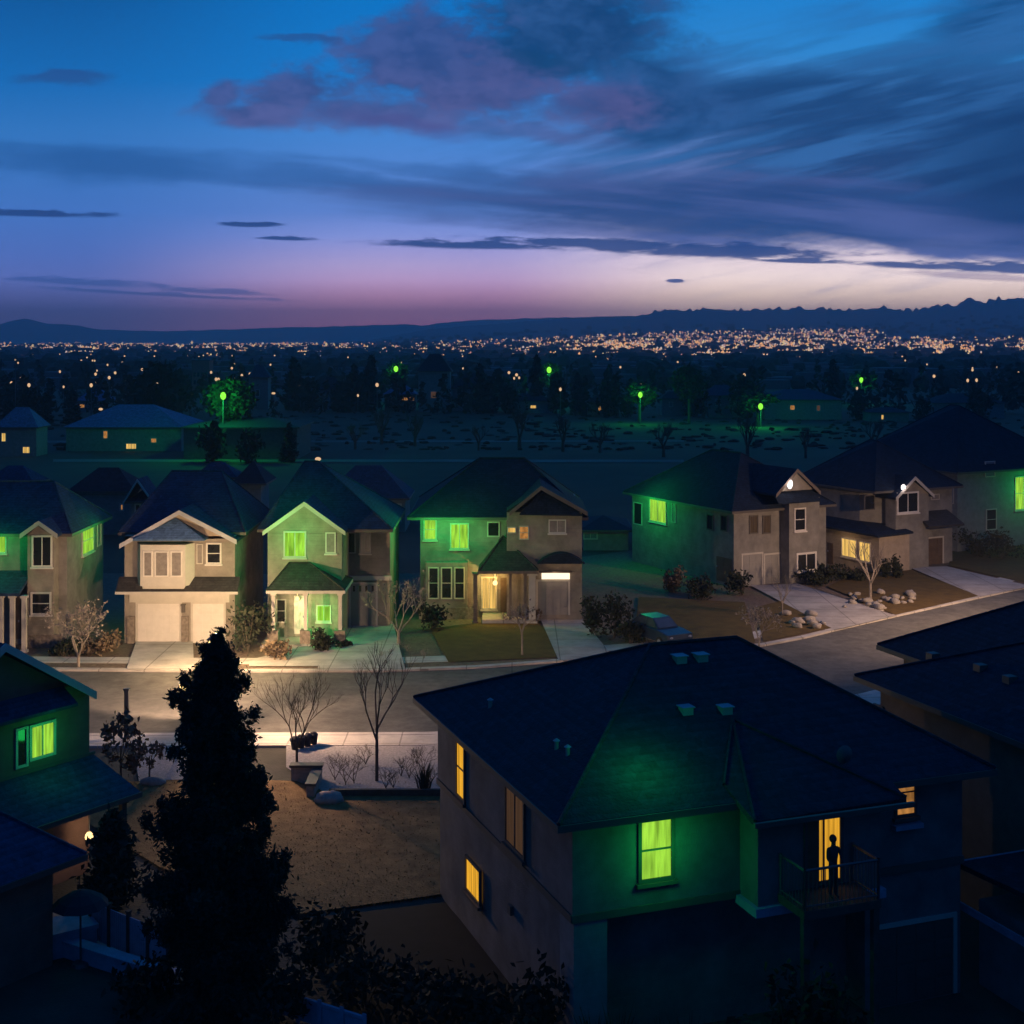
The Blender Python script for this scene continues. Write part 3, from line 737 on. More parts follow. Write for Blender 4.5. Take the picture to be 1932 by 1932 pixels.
Cc.garage((662,1102,709,1188),('f',3.5),'door_grey',5,4,'pane_dark')
zb_ = Cc.front(690,1092,3.3)[1]; Cc.box('garage_header', gx+.02, wx+.1, 3.3, 3.48, zb_-.1, zb_+.16, 'trim')

# --- the house with the glowing porch
Y0 = 86.0
Dh = House('house', (793-CX)*Y0/FP, Y0, 0, 'house with a glowing yellow porch and a lit strip over its garage door')
rx0, rx1 = Dh.front(956,1000,-1.2)[0], Dh.front(1098,1000,-1.2)[0]
Dh.walls([(0,0),(rx0-.02,0),(rx0-.02,10),(0,10)], 0, 6.3, 'stucco_grey')
Dh.walls([(rx0,-1.2),(rx1,-1.2),(rx1,9),(rx0,9)], 0, 6.75, 'stucco_tan')
xr0, zr0 = Dh.front(905,864,5.5); xr1 = Dh.front(990,864,5.5)[0]
Dh.hip(-.75,rx1+.4,-.5,10.5,6.35,(xr0,5.2),(xr1,5.2),zr0,'roof_dark')
xa, za = Dh.front(962,966,-1.7); xb, zb = Dh.front(1108,969,-1.7); xp, zp = Dh.front(1021,917,-1.7)
Dh.gable_wall([(rx0,6.76),(rx1,6.76),(rx1,zb),(xp,zp-.2),(rx0,za)], -1.2, 2, 'roof_brown', 'gable')
Dh.gable(xa,xb,-1.7,4.5,za,xp,zp,'roof_dark','siding_brown')
mb = MB(); q0 = Dh.front(980,966,-1.6); q1 = Dh.front(1100,968,-1.6)
mb.slab([(q0[0],-1.65,q0[1]-.1),(q1[0],-1.65,q1[1]-.1),(xp+.1,-1.22,zp-.35)], .08); mb.build('bay_roof', M['roof_dark'], Dh.root)
Dh.win((799,979,824,1019),('f',0),'pane_green','trim',1,2,.08,True)
Dh.win((849,987,885,1036),('f',0),'pane_green','trim',2,1,.08,True)
Dh.win((919,984,943,1013),('f',0),'pane_dark','trim',1,1,.08)
Dh.win((957,994,974,1006),('f',-1.2),'pane_cream','trim',1,1,.06)
Dh.win((979,992,998,1018),('f',-1.2),'pane_tan','trim',1,2,.06)
Dh.win((1035,980,1068,1006),('f',-1.2),'pane_blind','white_paint',2,1,.07,True)
e0, ez = Dh.front(903,1077,-2.4); e1, _ = Dh.front(1015,1070,-2.4); apx, apz = Dh.front(949,1012,-.3)
Dh.hip(e0,e1,-2.4,1.6,ez,(apx,-.3),(apx,-.3),apz,'roof_brown','siding_brown','porch_roof')
for u, w_ in ((897,.25),(963,.16),(991,.16)): Dh.post(Dh.front(u,1120,-2.1)[0],-2.1,.1,ez-.16,w_,'siding_brown')
Dh.post(Dh.front(1004,1120,-2.0)[0],-2.0,.1,ez-.17,.42,'trim')
Dh.win((908,1088,938,1150),('f',0),'pane_cream','trim',2,1,.08,True)
Dh.door((944,1090,962,1160),('f',0),'door_brown')
Dh.win((968,1090,986,1150),('f',0),'pane_amber','trim',1,3,.07)
Dh.box('porch_floor', e0+.2, e1-.2, -2.3, -.003, .05, .35, 'concrete')
cx_, cz_ = Dh.front(934,1100,-1.2); m2 = MB(); m2.ball((cx_,-1.2,cz_),.15); m2.tube((cx_,-1.2,cz_+.1),(cx_,-1.2,ez+.4),.02); m2.build('porch_lamp', M['lamp_warm'], Dh.root)
ar = []; g0, gz = Dh.front(1014,1064,-2.0); g1, _ = Dh.front(1104,1064,-2.0); gt = Dh.front(1058,1044,-2.0)[1]
for i in range(9):
    k = i/8; ar.append((g0+(g1-g0)*k, gz+(gt-gz)*sin(pi*min(1,max(0,k)))**.8))
mb = MB(); mb.ext_xz(ar, -2.0, -1.21); mb.build('garage_canopy', M['roof_dark'], Dh.root)
Dh.garage((1015,1097,1072,1160),('f',-1.2),'door_grey',4,4)
s0 = Dh.front(1022,1081,-1.45); s1 = Dh.front(1075,1093,-1.45); m2 = MB(); m2.box(s0[0],s1[0],-1.42,-1.3,s1[1],s0[1]); m2.build('strip_lamp', M['strip_light'], Dh.root)
m2 = MB(); m2.box(s0[0]-.15,s1[0]+.15,-1.5,-1.21,s0[1]+.003,s0[1]+.09); m2.build('lamp_hood', M['siding_brown'], Dh.root)
bx0, bz1 = Dh.front(803,1066,-.55); bx1, bz0 = Dh.front(882,1132,-.55)
Dh.walls([(bx0,-.02),(bx0,-.55),(bx1,-.55),(bx1,-.02)], 0, bz1+.15, 'stucco_grey', 'bay')
for a,b in ((808,828),(832,853),(857,877)): Dh.win((a,1070,b,1130),('f',-.55),'pane_dark','trim',1,2,.07)
Dh.box('foundation', -.04, bx1+.6, -.62, -.555, 0, .75, 'stone')

# --- the two houses where the street climbs
Eh = House('house', 15.5, 96.3, 28, 'grey corner house with a lamp in its gable and a green-lit side window')
Eh.walls([(0,0),(8.3,0),(8.3,13),(0,13)], 0, 5.4, 'stucco_grey')
Eh.hip(-.5,8.8,-.5,13.5,5.45,(4.15,4.6),(4.15,8.2),8.95,'roof_dark')
tx0, tx1 = Eh.front(1489,960,-1.0)[0], Eh.front(1546,960,-1.0)[0]
Eh.walls([(tx0,-1.0),(tx1,-1.0),(tx1,-.02),(tx0,-.02)], 0, 6.1, 'stucco_grey', 'bay')
k0, zk = Eh.front(1460,928,-1.2); k1, _ = Eh.front(1543,928,-1.2); kp, zkp = Eh.front(1500,884,-1.2)
Eh.gable_wall([(k0+.3,zk),(k1-.3,zk),(kp,zkp-.15)], -1.2, 3.5, 'stucco_tan', 'gable')
Eh.gable(k0,k1,-1.45,3.6,zk-.15,kp,zkp,'roof_dark','siding_brown')
mb = MB(); mb.slab([(k0+.1,-1.6,zk-.75),(k1-.1,-1.6,zk-.75),(k1-.1,-.9,zk-.03),(k0+.1,-.9,zk-.03)], .1); mb.build('skirt_roof', M['roof_dark'], Eh.root)
l0, lz = Eh.front(1490,913,-1.4); m2 = MB(); m2.ball((l0,-1.42,lz),.22,.15,.36); m2.build('gable_lamp', M['lamp_white'], Eh.root)
Eh.win((1498,958,1520,1002),('f',-1.0),'pane_dark','white_paint',1,2,.1,True)
Eh.win((1502,1042,1540,1078),('f',-1.0),'pane_dark','white_paint',2,1,.14,True)
Eh.win((1413,972,1430,1007),('f',0),'pane_dim','trim_dark',1,1,.08); Eh.win((1438,972,1454,1007),('f',0),'pane_dim','trim_dark',1,1,.08)
Eh.garage((1401,1046,1437,1106),('f',0),'door_grey',4,3); Eh.garage((1443,1046,1478,1104),('f',0),'door_grey',4,3)
Eh.win((1226,936,1258,986),('l',0),'pane_green','trim',2,1,.08,True)
Eh.win((1268,944,1276,986),('l',0),'pane_blind','trim',1,1,.06); Eh.win((1196,948,1212,990),('l',0),'pane_dark','trim',1,1,.07)
Eh.win((1334,970,1346,1000),('l',0),'pane_dark','trim_dark',1,1,.07); Eh.win((1360,972,1372,1002),('l',0),'pane_dark','trim_dark',1,1,.07)
Eh.door((1352,1052,1382,1098),('l',0),'door_brown','trim_dark')

Fh = House('house', 27.1, 101.7, 28, 'grey house with a low amber-lit wing and a white gable lamp')
Fh.walls([(3.0,1.5),(8.9,1.5),(8.9,10),(1.0,10),(1.0,3.2)], 0, 6.0, 'stucco_grey')
Fh.hip(.4,9.4,.9,10.5,6.05,(4.6,5.2),(5.2,6.6),9.4,'roof_dark')
Fh.walls([(0,0),(2.98,0),(2.98,1.5),(.98,3.1),(.98,7.2),(0,7.2)], 0, 3.0, 'stucco_warm', 'wing')
mb = MB(); mb.slab([(-.5,-.4,2.98),(3.0,-.4,3.05),(3.0,7.6,4.3),(-.5,7.6,2.98)], .14); mb.build('wing_roof', M['roof_dark'], Fh.root)
Fh.win((1588,1016,1617,1052),('l',0),'pane_cream','trim',2,1,.08,True); Fh.win((1621,1022,1643,1060),('l',0),'pane_cream','trim',2,1,.08,True)
Fh.door((1561,1024,1572,1080),('l',0))
t0, t1 = Fh.front(1690,960,.4)[0], Fh.front(1752,960,.4)[0]
Fh.walls([(t0,.4),(t1,.4),(t1,1.48),(t0,1.48)], 0, 5.7, 'stucco_grey', 'bay')
gp0, gz0 = Fh.front(1706,908,.1); Fh.gable(t0-.25,t1+.25,.1,3.5,5.6,(t0+t1)/2,gz0+.3,'roof_dark','trim')
Fh.gable_wall([(t0,5.71),(t1,5.71),((t0+t1)/2,gz0)], .4, 2.5, 'stucco_tan', 'gable')
l0, lz = Fh.front(1706,920,.1); m2 = MB(); m2.ball((l0,.18,lz),.2,.15,.24); m2.build('gable_lamp', M['lamp_white'], Fh.root)
Fh.win((1692,928,1733,968),('f',.4),'pane_dark','white_paint',2,1,.12,True)
Fh.win((1630,934,1650,962),('f',1.5),'pane_dark','trim_dark',1,1,.07)
Fh.win((1756,932,1772,943),('f',1.5),'pane_blind','trim',1,1,.05)
mb = MB(); q0 = Fh.front(1752,990,-.2)[0]; mb.slab([(q0,-.3,3.3),(q0+3.6,-.3,3.3),(q0+3.6,1.48,4.2),(q0,1.48,4.2)], .14); mb.build('pent_roof', M['roof_brown'], Fh.root)
Fh.garage((1736,1016,1778,1080),('f',1.5),'door_brown',4,4)
Gh = House('house', 36.2, 112, 28, 'dark tall house glowing green at the edge of the picture, above a lawn bank')
Gh.walls([(0,0),(13,0),(13,13),(0,13)], 0, 6.6, 'stucco_slate')
Gh.hip(-.6,13.6,-.6,13.6,6.65,(6,5.6),(6.8,7.4),11.6,'roof_dark')
Gh.win((1914,898,1946,962),('f',0),'pane_green','trim',2,2,.09,True)
Gh.win((1858,870,1877,900),('f',0),'pane_blue','trim',1,1,.08); Gh.win((1786,918,1800,950),('l',0),'pane_blue','trim',1,1,.08)
Gh.win((1860,960,1880,1000),('f',0),'pane_dark','trim',1,2,.08)

# ================================================================== foreground
H = House('house', 1.44, 32.8, 20, 'large near house with a dark hipped roof, a green-lit window and a small balcony')
L_, D_ = 11.2, 11.0
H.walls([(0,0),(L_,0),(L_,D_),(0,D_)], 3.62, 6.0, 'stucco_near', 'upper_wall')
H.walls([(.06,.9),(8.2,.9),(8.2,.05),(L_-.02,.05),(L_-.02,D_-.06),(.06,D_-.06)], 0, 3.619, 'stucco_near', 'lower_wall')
H.walls([(.03,.0),(.9,.0),(.9,.88),(.03,.88)], 0, 3.618, 'stucco_slate', 'corner_pier')
ra, rb = (4.7,5.5), (7.5,5.5)
hr = H.hip(-.6,L_+.6,-.6,D_+.6,6.1,ra,rb,8.62,'roof_dark')
mb = MB(); mb.box(-.03,L_+.03,-.05,-.003,3.50,3.68); mb.box(-.05,-.003,-.003,D_,3.50,3.68); mb.build('belly_band', M['trim_dark'], H.root)
# bump with its own little hipped roof
bw0, bw1, by = 4.5, 8.0, -.9
H.walls([(bw0,by),(bw1,by),(bw1,-.02),(bw0,-.02)], 3.6, 5.82, 'stucco_near', 'bay')
H.box('ledge', bw0-.12, bw1+.1, by-.12, -.003, 3.38, 3.597, 'wood_blue')
apx = (5.45,2.05,7.3); q = [(4.05,-.05,6.35),(4.08,-1.5,5.92),(8.5,-1.3,5.92),(8.5,.1,6.45)]
mb = MB()
mb.add([apx]+q+[(p_[0],p_[1],p_[2]-.15) for p_ in q], [(0,1,2),(0,2,3),(0,3,4),(1,5,6,2),(2,6,7,3),(3,7,8,4),(5,8,7,6)])
br_ = mb.build('bay_roof', M['roof_dark'], H.root)
mb = MB()
for k in (0,1,2): mb.tube(Vector(apx)+Vector((0,0,.02)), Vector(q[k])+Vector((0,0,.02)), .05, n=5)
mb.build('ridge_cap', M['roof_dark'], br_)
mb = MB(); mb.box(4.02,8.54,-1.6,-1.505,5.78,5.9); mb.build('gutter', M['trim_dark'], br_)
H.win((1203,1541,1271,1662),('f',0),'pane_green','trim_dark',1,2,.09,True)
H.win((1687,1471,1728,1540),('f',0),'pane_tan','trim_dark',1,3,.07,True)
mb = MB(); mb.box(*[H.rect((1682,1545,1734,1552),('f',0))[i] for i in (0,1)], -.2, -.003, H.rect((1682,1545,1734,1552),('f',0))[2]-.12, H.rect((1682,1545,1734,1552),('f',0))[2], 0); mb.build('ledge', M['wood_blue'], H.root)
a0,a1,b0,b1 = H.rect((1516,1538,1589,1696),('f',by))
sl = H.win(None,('f',by),'pane_amber','trim_dark',2,1,.09,local=(a0,a1,3.92,b1))
cu = MB(); cu.box(a0+.1,a0+.42,by-.045,by-.02,3.98,b1-.1); cu.build('curtain', M['leaves_brown'], sl)
H.win((862,1392,879,1508),('l',0),'pane_amber','trim_dark',1,2,.08,True)
H.win((955,1482,992,1606),('l',0),'pane_dim','trim_dark',2,1,.08,True)
H.win((880,1627,908,1694),('l',0),'pane_amber','trim_dark',1,1,.07,True)
yv, zv = H.side(963,1716); mb = MB(); mb.box(-.05,.055,yv-.12,yv+.12,zv-.12,zv+.12); mb.build('wall_vent', M['trim_dark'], H.root)
# lower garage-like opening
g0,g1,c0,c1 = H.rect((1652,1742,1797,1887),('f',.05)); c0 = max(.05, c0)
H.garage(None,('f',.05),'trim_dark',4,4,local=(g0,g1,.05,c1))
# roof furniture
hn = Vector((0,-(8.62-6.1),6.1)).normalized(); hp = (0,-.6,6.1)
for u, v, s_ in ((1282,1246,.16),(1322,1243,.16),(1294,1343,.15),(1368,1342,.15)):
    p_ = H.plane(u,v,hp,hn); mb = MB(); mb.box(p_.x-s_,p_.x+s_,p_.y-s_,p_.y+s_,p_.z-.12,p_.z+.13); mb.box(p_.x-s_-.04,p_.x+s_+.04,p_.y-s_-.04,p_.y+s_+.04,p_.z+.133,p_.z+.16)
    mb.build('roof_vent', M['metal_vent'], hr)
ln = Vector((-(8.62-6.1),0,5.6)).normalized(); lp = (-.6,0,6.1)
for u, v in ((1050,1415),(1071,1427),(925,1336)):
    p_ = H.plane(u,v,lp,ln); mb = MB(); mb.tube((p_.x,p_.y,p_.z-.1),(p_.x,p_.y,p_.z+.24),.06,n=8); mb.tube((p_.x,p_.y,p_.z+.24),(p_.x,p_.y,p_.z+.3),.1,.02,n=8); mb.build('vent_pipe', M['metal_vent'], hr)
p_ = H.plane(1588,1452,hp,hn)
mb = MB(); mb.tube((p_.x,p_.y,p_.z-.1),(p_.x,p_.y,p_.z+.30),.03)
vs = []; nd, rd = 14, .24
for j in range(5):
    for i in range(nd):
        r_ = rd*j/4; vs.append((r_*cos(2*pi*i/nd), -.09*(1-(j/4)**2)+.0, r_*sin(2*pi*i/nd)))
vs = [(x+p_.x, y+p_.y-.12, z+p_.z+.42) for x,y,z in vs]
mb.add(vs, [(j*nd+i, j*nd+(i+1)%nd, (j+1)*nd+(i+1)%nd, (j+1)*nd+i) for j in range(4) for i in range(nd)])
mb.build('satellite_dish', M['pole'], hr)
# balcony with a railing
ba = empty('balcony', (0,0,0)); ba.parent = H.root
bx0, bx1, byf, bz = 5.05, 7.2, -2.1, 3.86
mb = MB(); mb.box(bx0,bx1,byf,by-.003,bz-.2,bz); mb.build('balcony_floor', M['wood_dark'], ba)
def rail(a, b, n):
    a, b = Vector(a), Vector(b); mb = MB(); up = Vector((0,0,.95))
    mb.tube(a+up, b+up, .035, n=6); mb.tube(a+Vector((0,0,.1)), b+Vector((0,0,.1)), .022, n=5)
    for i in range(n+1):
        p_ = a.lerp(b, i/n); big = i in (0, n); mb.tube(p_, p_+up*(1.04 if big else .98), .04 if big else .011, n=5)
    mb.build('railing', M['pole'], ba)
rail((bx0+.05,byf+.06,bz),(bx1-.05,byf+.06,bz),18); rail((bx0+.05,byf+.06,bz),(bx0+.05,by-.06,bz),8); rail((bx1-.05,byf+.06,bz),(bx1-.05,by-.06,bz),8)
for x in (bx0+.1, bx1-.1):
    mb = MB(); mb.box(x-.08,x+.08,byf+.05,byf+.21,0,bz-.2); mb.build('support_post', M['wood_dark'], ba)

# --- dark roof on the right
I = House('house', 16.56, 34.2, 20, 'near house shown mostly as a broad dark roof, beside the bigger house with the balcony', )
I.walls([(0,0),(14,0),(14,16.2),(3.6,16.2),(3.6,12.5),(0,12.5)], 0, 6.0, 'siding_brown')
I.hip(-.6,14.6,-.6,13.1,6.1,(5.6,6.0),(8.4,6.4),9.0,'roof_dark')
I.hip(2.95,14.6,8.5,16.9,6.08,(7.2,12.6),(10.5,12.6),8.4,'roof_dark')
n1 = Vector((-(9.0-6.1),0,6.2)).normalized()
for u, v in ((1850,1262),(1905,1284),(1760,1240)):
    p_ = I.plane(u,v,(-.6,0,6.1),n1); mb = MB(); mb.box(p_.x-.16,p_.x+.16,p_.y-.16,p_.y+.16,p_.z-.15,p_.z+.15); mb.build('roof_vent', M['trim_dark'], I.root)
I.win((1650,1330,1668,1370),('l',0),'pane_dark','trim_dark',1,1,.07)
K2 = House('garage', gp(1806,1620,3.3).x, gp(1806,1620,3.3).y, 21, 'low dark garage roof in the corner below the broad dark roof', 'garage')
K2.walls([(.4,-6),(8,-6),(8,-.4),(.4,-.4)], 0, 2.3, 'stucco_slate')
mb = MB(); mb.slab([(0,-6.5,2.1),(9,-6.5,2.1),(9,-3.2,3.35),(0,-3.2,3.35)][::1], .14); mb.slab([(0,-3.19,3.35),(9,-3.19,3.35),(9,0,3.2),(0,0,3.2)], .14)
kr = mb.build('roof', M['roof_dark'], K2.root)
mb = MB(); mb.box(-.04,9,.003,.06,3.04,3.22); mb.box(-.06,-.004,-6.5,0,2.0,2.2); mb.build('gutter', M['wood_blue'], kr)

# --- near house at the left edge
J = House('house', -13.8, 45.0, 55, 'near red-brown gabled house with a green-lit window above two low porch roofs')
px_, pz_ = J.front(8,1214,-.4); rx_, rz_ = J.front(178,1305,-.4)
wl = 2*px_ - .02
J.gable_wall([(wl,0),(0,0),(0,5.75),(px_,pz_-.28),(wl,5.75)], 0, 8, 'siding_red', 'wall')
J.gable(2*px_-rx_,rx_,-.45,8.4,rz_,px_,pz_,'roof_slate','fascia_pale')
t0, tz = J.front(-40,1330); t1, tz1 = J.front(119,1294); zt = tz1; zl_ = J.front(134,1322,-.45)[1]
mb = MB(); mb.slab([(t0,-.55,zl_-.1),(t1+.15,-.55,zl_-.1),(t1,-.01,zt),(t0,-.01,zt)], .1); mb.build('pent_roof', M['roof_slate'], J.root)
J.win((54,1362,104,1430),('f',0),'pane_green','trim',2,1,.09)
J.win((28,1372,52,1448),('f',0),'pane_dark','trim',1,1,.08)
zq = J.front(173,1423)[1]
mb = MB(); mb.slab([(wl-3,-2.1,zq-.9),(.35,-2.1,zq-.9),(.15,-.01,zq),(wl-3,-.01,zq)], .12); lr = mb.build('porch_roof', M['roof_slate'], J.root)
mb = MB(); mb.box(wl-3,.37,-2.16,-2.104,zq-1.06,zq-.9); mb.box(wl-3,.2,-.06,-.012,zq+.003,zq+.09); mb.build('gutter', M['trim_dark'], lr)
J.walls([(-13.6,-4.7),(-4.9,-4.7),(-4.9,-.02),(-13.6,-.02)], 0, 2.85, 'siding_brown', 'wing')
J.hip(-14,-4.2,-5.25,.2,3.0,(-12.6,-2.5),(-5.7,-2.5),4.3,'roof_slate',name='wing_roof')
for x in (-.2,-3.4): J.post(x,-1.9,.0,zq-1.0,.18,'wood_dark')
J.win(None,('f',-4.7),'pane_blue','trim',1,1,.08,local=(-8.3,-7.0,1.0,2.3))
J.door(None,('f',0),'door_brown',local=(-2.4,-1.4,.1,2.2))
lw = gp(168,1700); 
jl = J.world(-.75,-.32,1.95); q_ = yp(168,1579,44.0)
mb = MB(); ln_ = J.root.matrix_world
lx = Vector((J.c*(q_.x-J.o.x)+J.s*(q_.y-J.o.y), -J.s*(q_.x-J.o.x)+J.c*(q_.y-J.o.y), q_.z))
mb.ball(tuple(lx), .13,.13,.17); mb.build('porch_lamp', M['lamp_warm'], J.root)
mb = MB(); mb.tube((lx.x,lx.y,lx.z+.15),(lx.x,lx.y,zq-.45),.015); mb.build('lamp_chain', M['pole'], J.root)
# ================================================================== plants
def leaf(mb, p, s, rnd, asp=1.6, flat=.0):
    a = Vector((rnd.gauss(0,1), rnd.gauss(0,1), rnd.gauss(0,1)*(1-flat)+flat*.2)).normalized()
    b = a.cross(Vector((rnd.gauss(0,1), rnd.gauss(0,1), rnd.gauss(0,1)))).normalized()
    a *= s*asp*.5; b *= s*.5; p = Vector(p)
    mb.add([p-a-b*.3, p+b*.9, p+a-b*.2, p-b*.8], [(0,1,2),(0,2,3)])
def conifer_mesh(h, prof, nb, nl, size, seed, twist=.0, droop=.25):
    """crown of a conifer: branches of uneven length, each with its own clumps of needles, so that the sky shows between them"""
    rnd = random.Random(seed); mb = MB()
    for k in range(nb):
        t = (k+rnd.random())/nb; z = h*(1-t); L = interp(prof, t)*rnd.uniform(.55,1.25); an = rnd.uniform(0,2*pi)
        d = Vector((cos(an), sin(an), rnd.uniform(.0,.7)-droop))
        for i in range(int(nl*(.35+L))):
            q = rnd.random()**.7; w = .10+.20*L*(1-q*.6)
            p = d*(L*q) + Vector((rnd.gauss(0,w), rnd.gauss(0,w), rnd.gauss(0,w*.8))); leaf(mb, (p.x, p.y, z+p.z), size*rnd.uniform(.6,1.4), rnd, 2.0)
    for i in range(60): leaf(mb, (rnd.gauss(0,.05), rnd.gauss(0,.05), h*(1-.05*rnd.random())), size*.8, rnd, 2)
    return mb
def crown_mesh(rx, rz, zc, nc, nl, size, seed, gap=.55):
    rnd = random.Random(seed); mb = MB()
    for k in range(nc):
        while True:
            c = Vector((rnd.uniform(-1,1), rnd.uniform(-1,1), rnd.uniform(-1,1)))
            if gap*.6 < c.length < 1: break
        c = Vector((c.x*rx, c.y*rx, c.z*rz+zc)); w = rx*rnd.uniform(.12,.26)
        for i in range(nl): leaf(mb, c+Vector((rnd.gauss(0,w), rnd.gauss(0,w), rnd.gauss(0,w*.8))), size*rnd.uniform(.6,1.4), rnd, 1.5)
    return mb
def branch(mb, p, d, L, r, depth, rnd, spread=.55, up=.25, kids=3, n=5):
    segs = 2; q = p
    for i in range(segs):
        d2 = (d + Vector((rnd.gauss(0,.12), rnd.gauss(0,.12), rnd.gauss(0,.06)))).normalized()
        e = q + d2*(L/segs); ra_ = r*(1-.35*i/segs); mb.tube(q, e, ra_, ra_*.78, n=n, caps=False); q = e; d = d2
    if depth == 0: return
    for k in range(kids):
        a = Vector((rnd.gauss(0,1), rnd.gauss(0,1), rnd.gauss(0,.5))).normalized()
        dd = (d*(1-spread) + a*spread + Vector((0,0,up))).normalized()
        st = q if k == 0 else q - d*(L*.35*rnd.random())
        branch(mb, st, dd, L*rnd.uniform(.6,.82), r*.58, depth-1, rnd, spread, up, kids, max(3, n-1))
def bare_tree(name, loc, h, r, seed, label, depth=4, mat='bark', kids=3, spread=.5, up=.28, group=None, cat='tree', trunk=.30, twigs=0, leafmat=None):
    rnd = random.Random(seed); root = empty(name, loc, 0, label, cat, group)
    mb = MB(); mb.tube((0,0,-.1),(0,0,h*trunk), r, r*.8, n=7); mb.build('trunk', M[mat], root)
    c = MB()
    for k in range(kids+1):
        a = 2*pi*k/(kids+1)+rnd.random(); branch(c, Vector((0,0,h*trunk*rnd.uniform(.75,1))), Vector((cos(a)*.5, sin(a)*.5, 1)).normalized(), h*.27, r*.6, depth-1, rnd, spread, up, kids)
    if twigs:
        vs = c.v[::7]
        for i in range(twigs): leaf(c, Vector(rnd.choice(vs))+Vector((rnd.gauss(0,.08),)*3), .10*rnd.uniform(.6,1.5), rnd, 1.6); 
    c.build('crown', M[leafmat or mat], root); return root
def leafy_tree(name, loc, h, rx, rz, seed, label, mat='leaves_dark', nc=26, nl=26, size=.3, group=None, cat='tree', r=.12):
    root = empty(name, loc, 0, label, cat, group); zc = h-rz
    mb = MB(); mb.tube((0,0,-.1),(0,0,max(.3,zc)), r, r*.6, n=7)
    rnd = random.Random(seed)
    for k in range(5):
        a = 2*pi*k/5; mb.tube((0,0,max(.2,zc-rz*.5)), (cos(a)*rx*.6, sin(a)*rx*.6, zc+rz*.3), r*.4, r*.12, n=4)
    mb.build('trunk', M['bark'], root)
    crown_mesh(rx, rz, zc, nc, nl, size, seed).build('crown', M[mat], root); return root
def tuft_mesh(h, prof, nb, nl, size, seed):
    # upswept boughs of very uneven length; each carries separate tufts, the gaps between boughs stay open
    rnd = random.Random(seed); mb = MB()
    for k in range(nb):
        t = ((k+rnd.random())/nb)**.85; z = h*(1-t); R0 = interp(prof, t); L = R0*(rnd.uniform(.35,1.0) if rnd.random() < .8 else rnd.uniform(1.0,1.3)); an = rnd.uniform(0,2*pi)
        d = Vector((cos(an), sin(an), rnd.uniform(.15,.9))); c0 = Vector((0,0,z-.35*L))
        mb.tube(c0, c0+d*L*.9, .025, .006, n=3, caps=False)
        for j in range(max(2, int(3+4*L))):
            q = rnd.uniform(.3,1); c = c0 + d*(L*q) + Vector((rnd.gauss(0,.09*L), rnd.gauss(0,.09*L), rnd.gauss(0,.06))); w = .06+.07*L*(1.1-q)
            for i in range(int(nl*(.25+.2*L))): leaf(mb, c+Vector((rnd.gauss(0,w), rnd.gauss(0,w), rnd.gauss(0,w*1.5))), size*rnd.uniform(.6,1.5), rnd, 2.2)
    return mb
def conifer(name, loc, h, prof, nb, nl, size, seed, label, mat='needles', group=None, r=.14, tufts=False):
    root = empty(name, loc, 0, label, 'tree', group)
    mb = MB(); mb.tube((0,0,-.1),(0,0,h*.93), r, .02, n=7); mb.build('trunk', M['bark'], root)
    (tuft_mesh if tufts else conifer_mesh)(h, prof, nb, nl, size, seed).build('crown', M[mat], root); return root
def shrub(loc, h, w, seed, label, mat='leaves_dark', n=420, size=.16, group=None, name='shrub'):
    root = empty(name, loc, 0, label, 'shrub', group); rnd = random.Random(seed)
    mb = MB()
    for k in range(7):
        a = rnd.uniform(0,2*pi); mb.tube((0,0,-.05), (cos(a)*w*.6*rnd.random(), sin(a)*w*.6*rnd.random(), h*rnd.uniform(.5,.95)), .03, .008, n=4)
    mb.build('stem', M['bark'], root)
    c = MB()
    for k in range(9):
        an = rnd.uniform(0,2*pi); rr = w*rnd.random()**.6*.8; cc = Vector((cos(an)*rr, sin(an)*rr, h*rnd.uniform(.25,.8)))
        for i in range(n//9): leaf(c, cc+Vector((rnd.gauss(0,w*.22), rnd.gauss(0,w*.22), rnd.gauss(0,h*.14))), size*rnd.uniform(.6,1.4), rnd)
    c.v = [(x,y,max(.02,z)) for x,y,z in c.v]
    c.build('foliage', M[mat], root); return root
def grass_clump(loc, h, w, seed, label, mat='leaves_dark', n=90, group=None):
    rnd = random.Random(seed); mb = MB()
    for k in range(n):
        a = rnd.uniform(0,2*pi); r0_ = w*.3*rnd.random(); b = Vector((cos(a)*r0_, sin(a)*r0_, 0)); hh = h*rnd.uniform(.6,1.1); l = w*rnd.uniform(.2,.9)
        t_ = Vector((-sin(a),cos(a),0))*.03; mid = b+Vector((cos(a)*l*.35, sin(a)*l*.35, hh*.65)); tip = b+Vector((cos(a)*l, sin(a)*l, hh))
        mb.add([b-t_,b+t_,mid+t_*.8,mid-t_*.8,tip], [(0,1,2,3),(3,2,4)])
    o = mb.build('ornamental_grass', M[mat], loc=loc); return tag(o, label, 'plant', group)

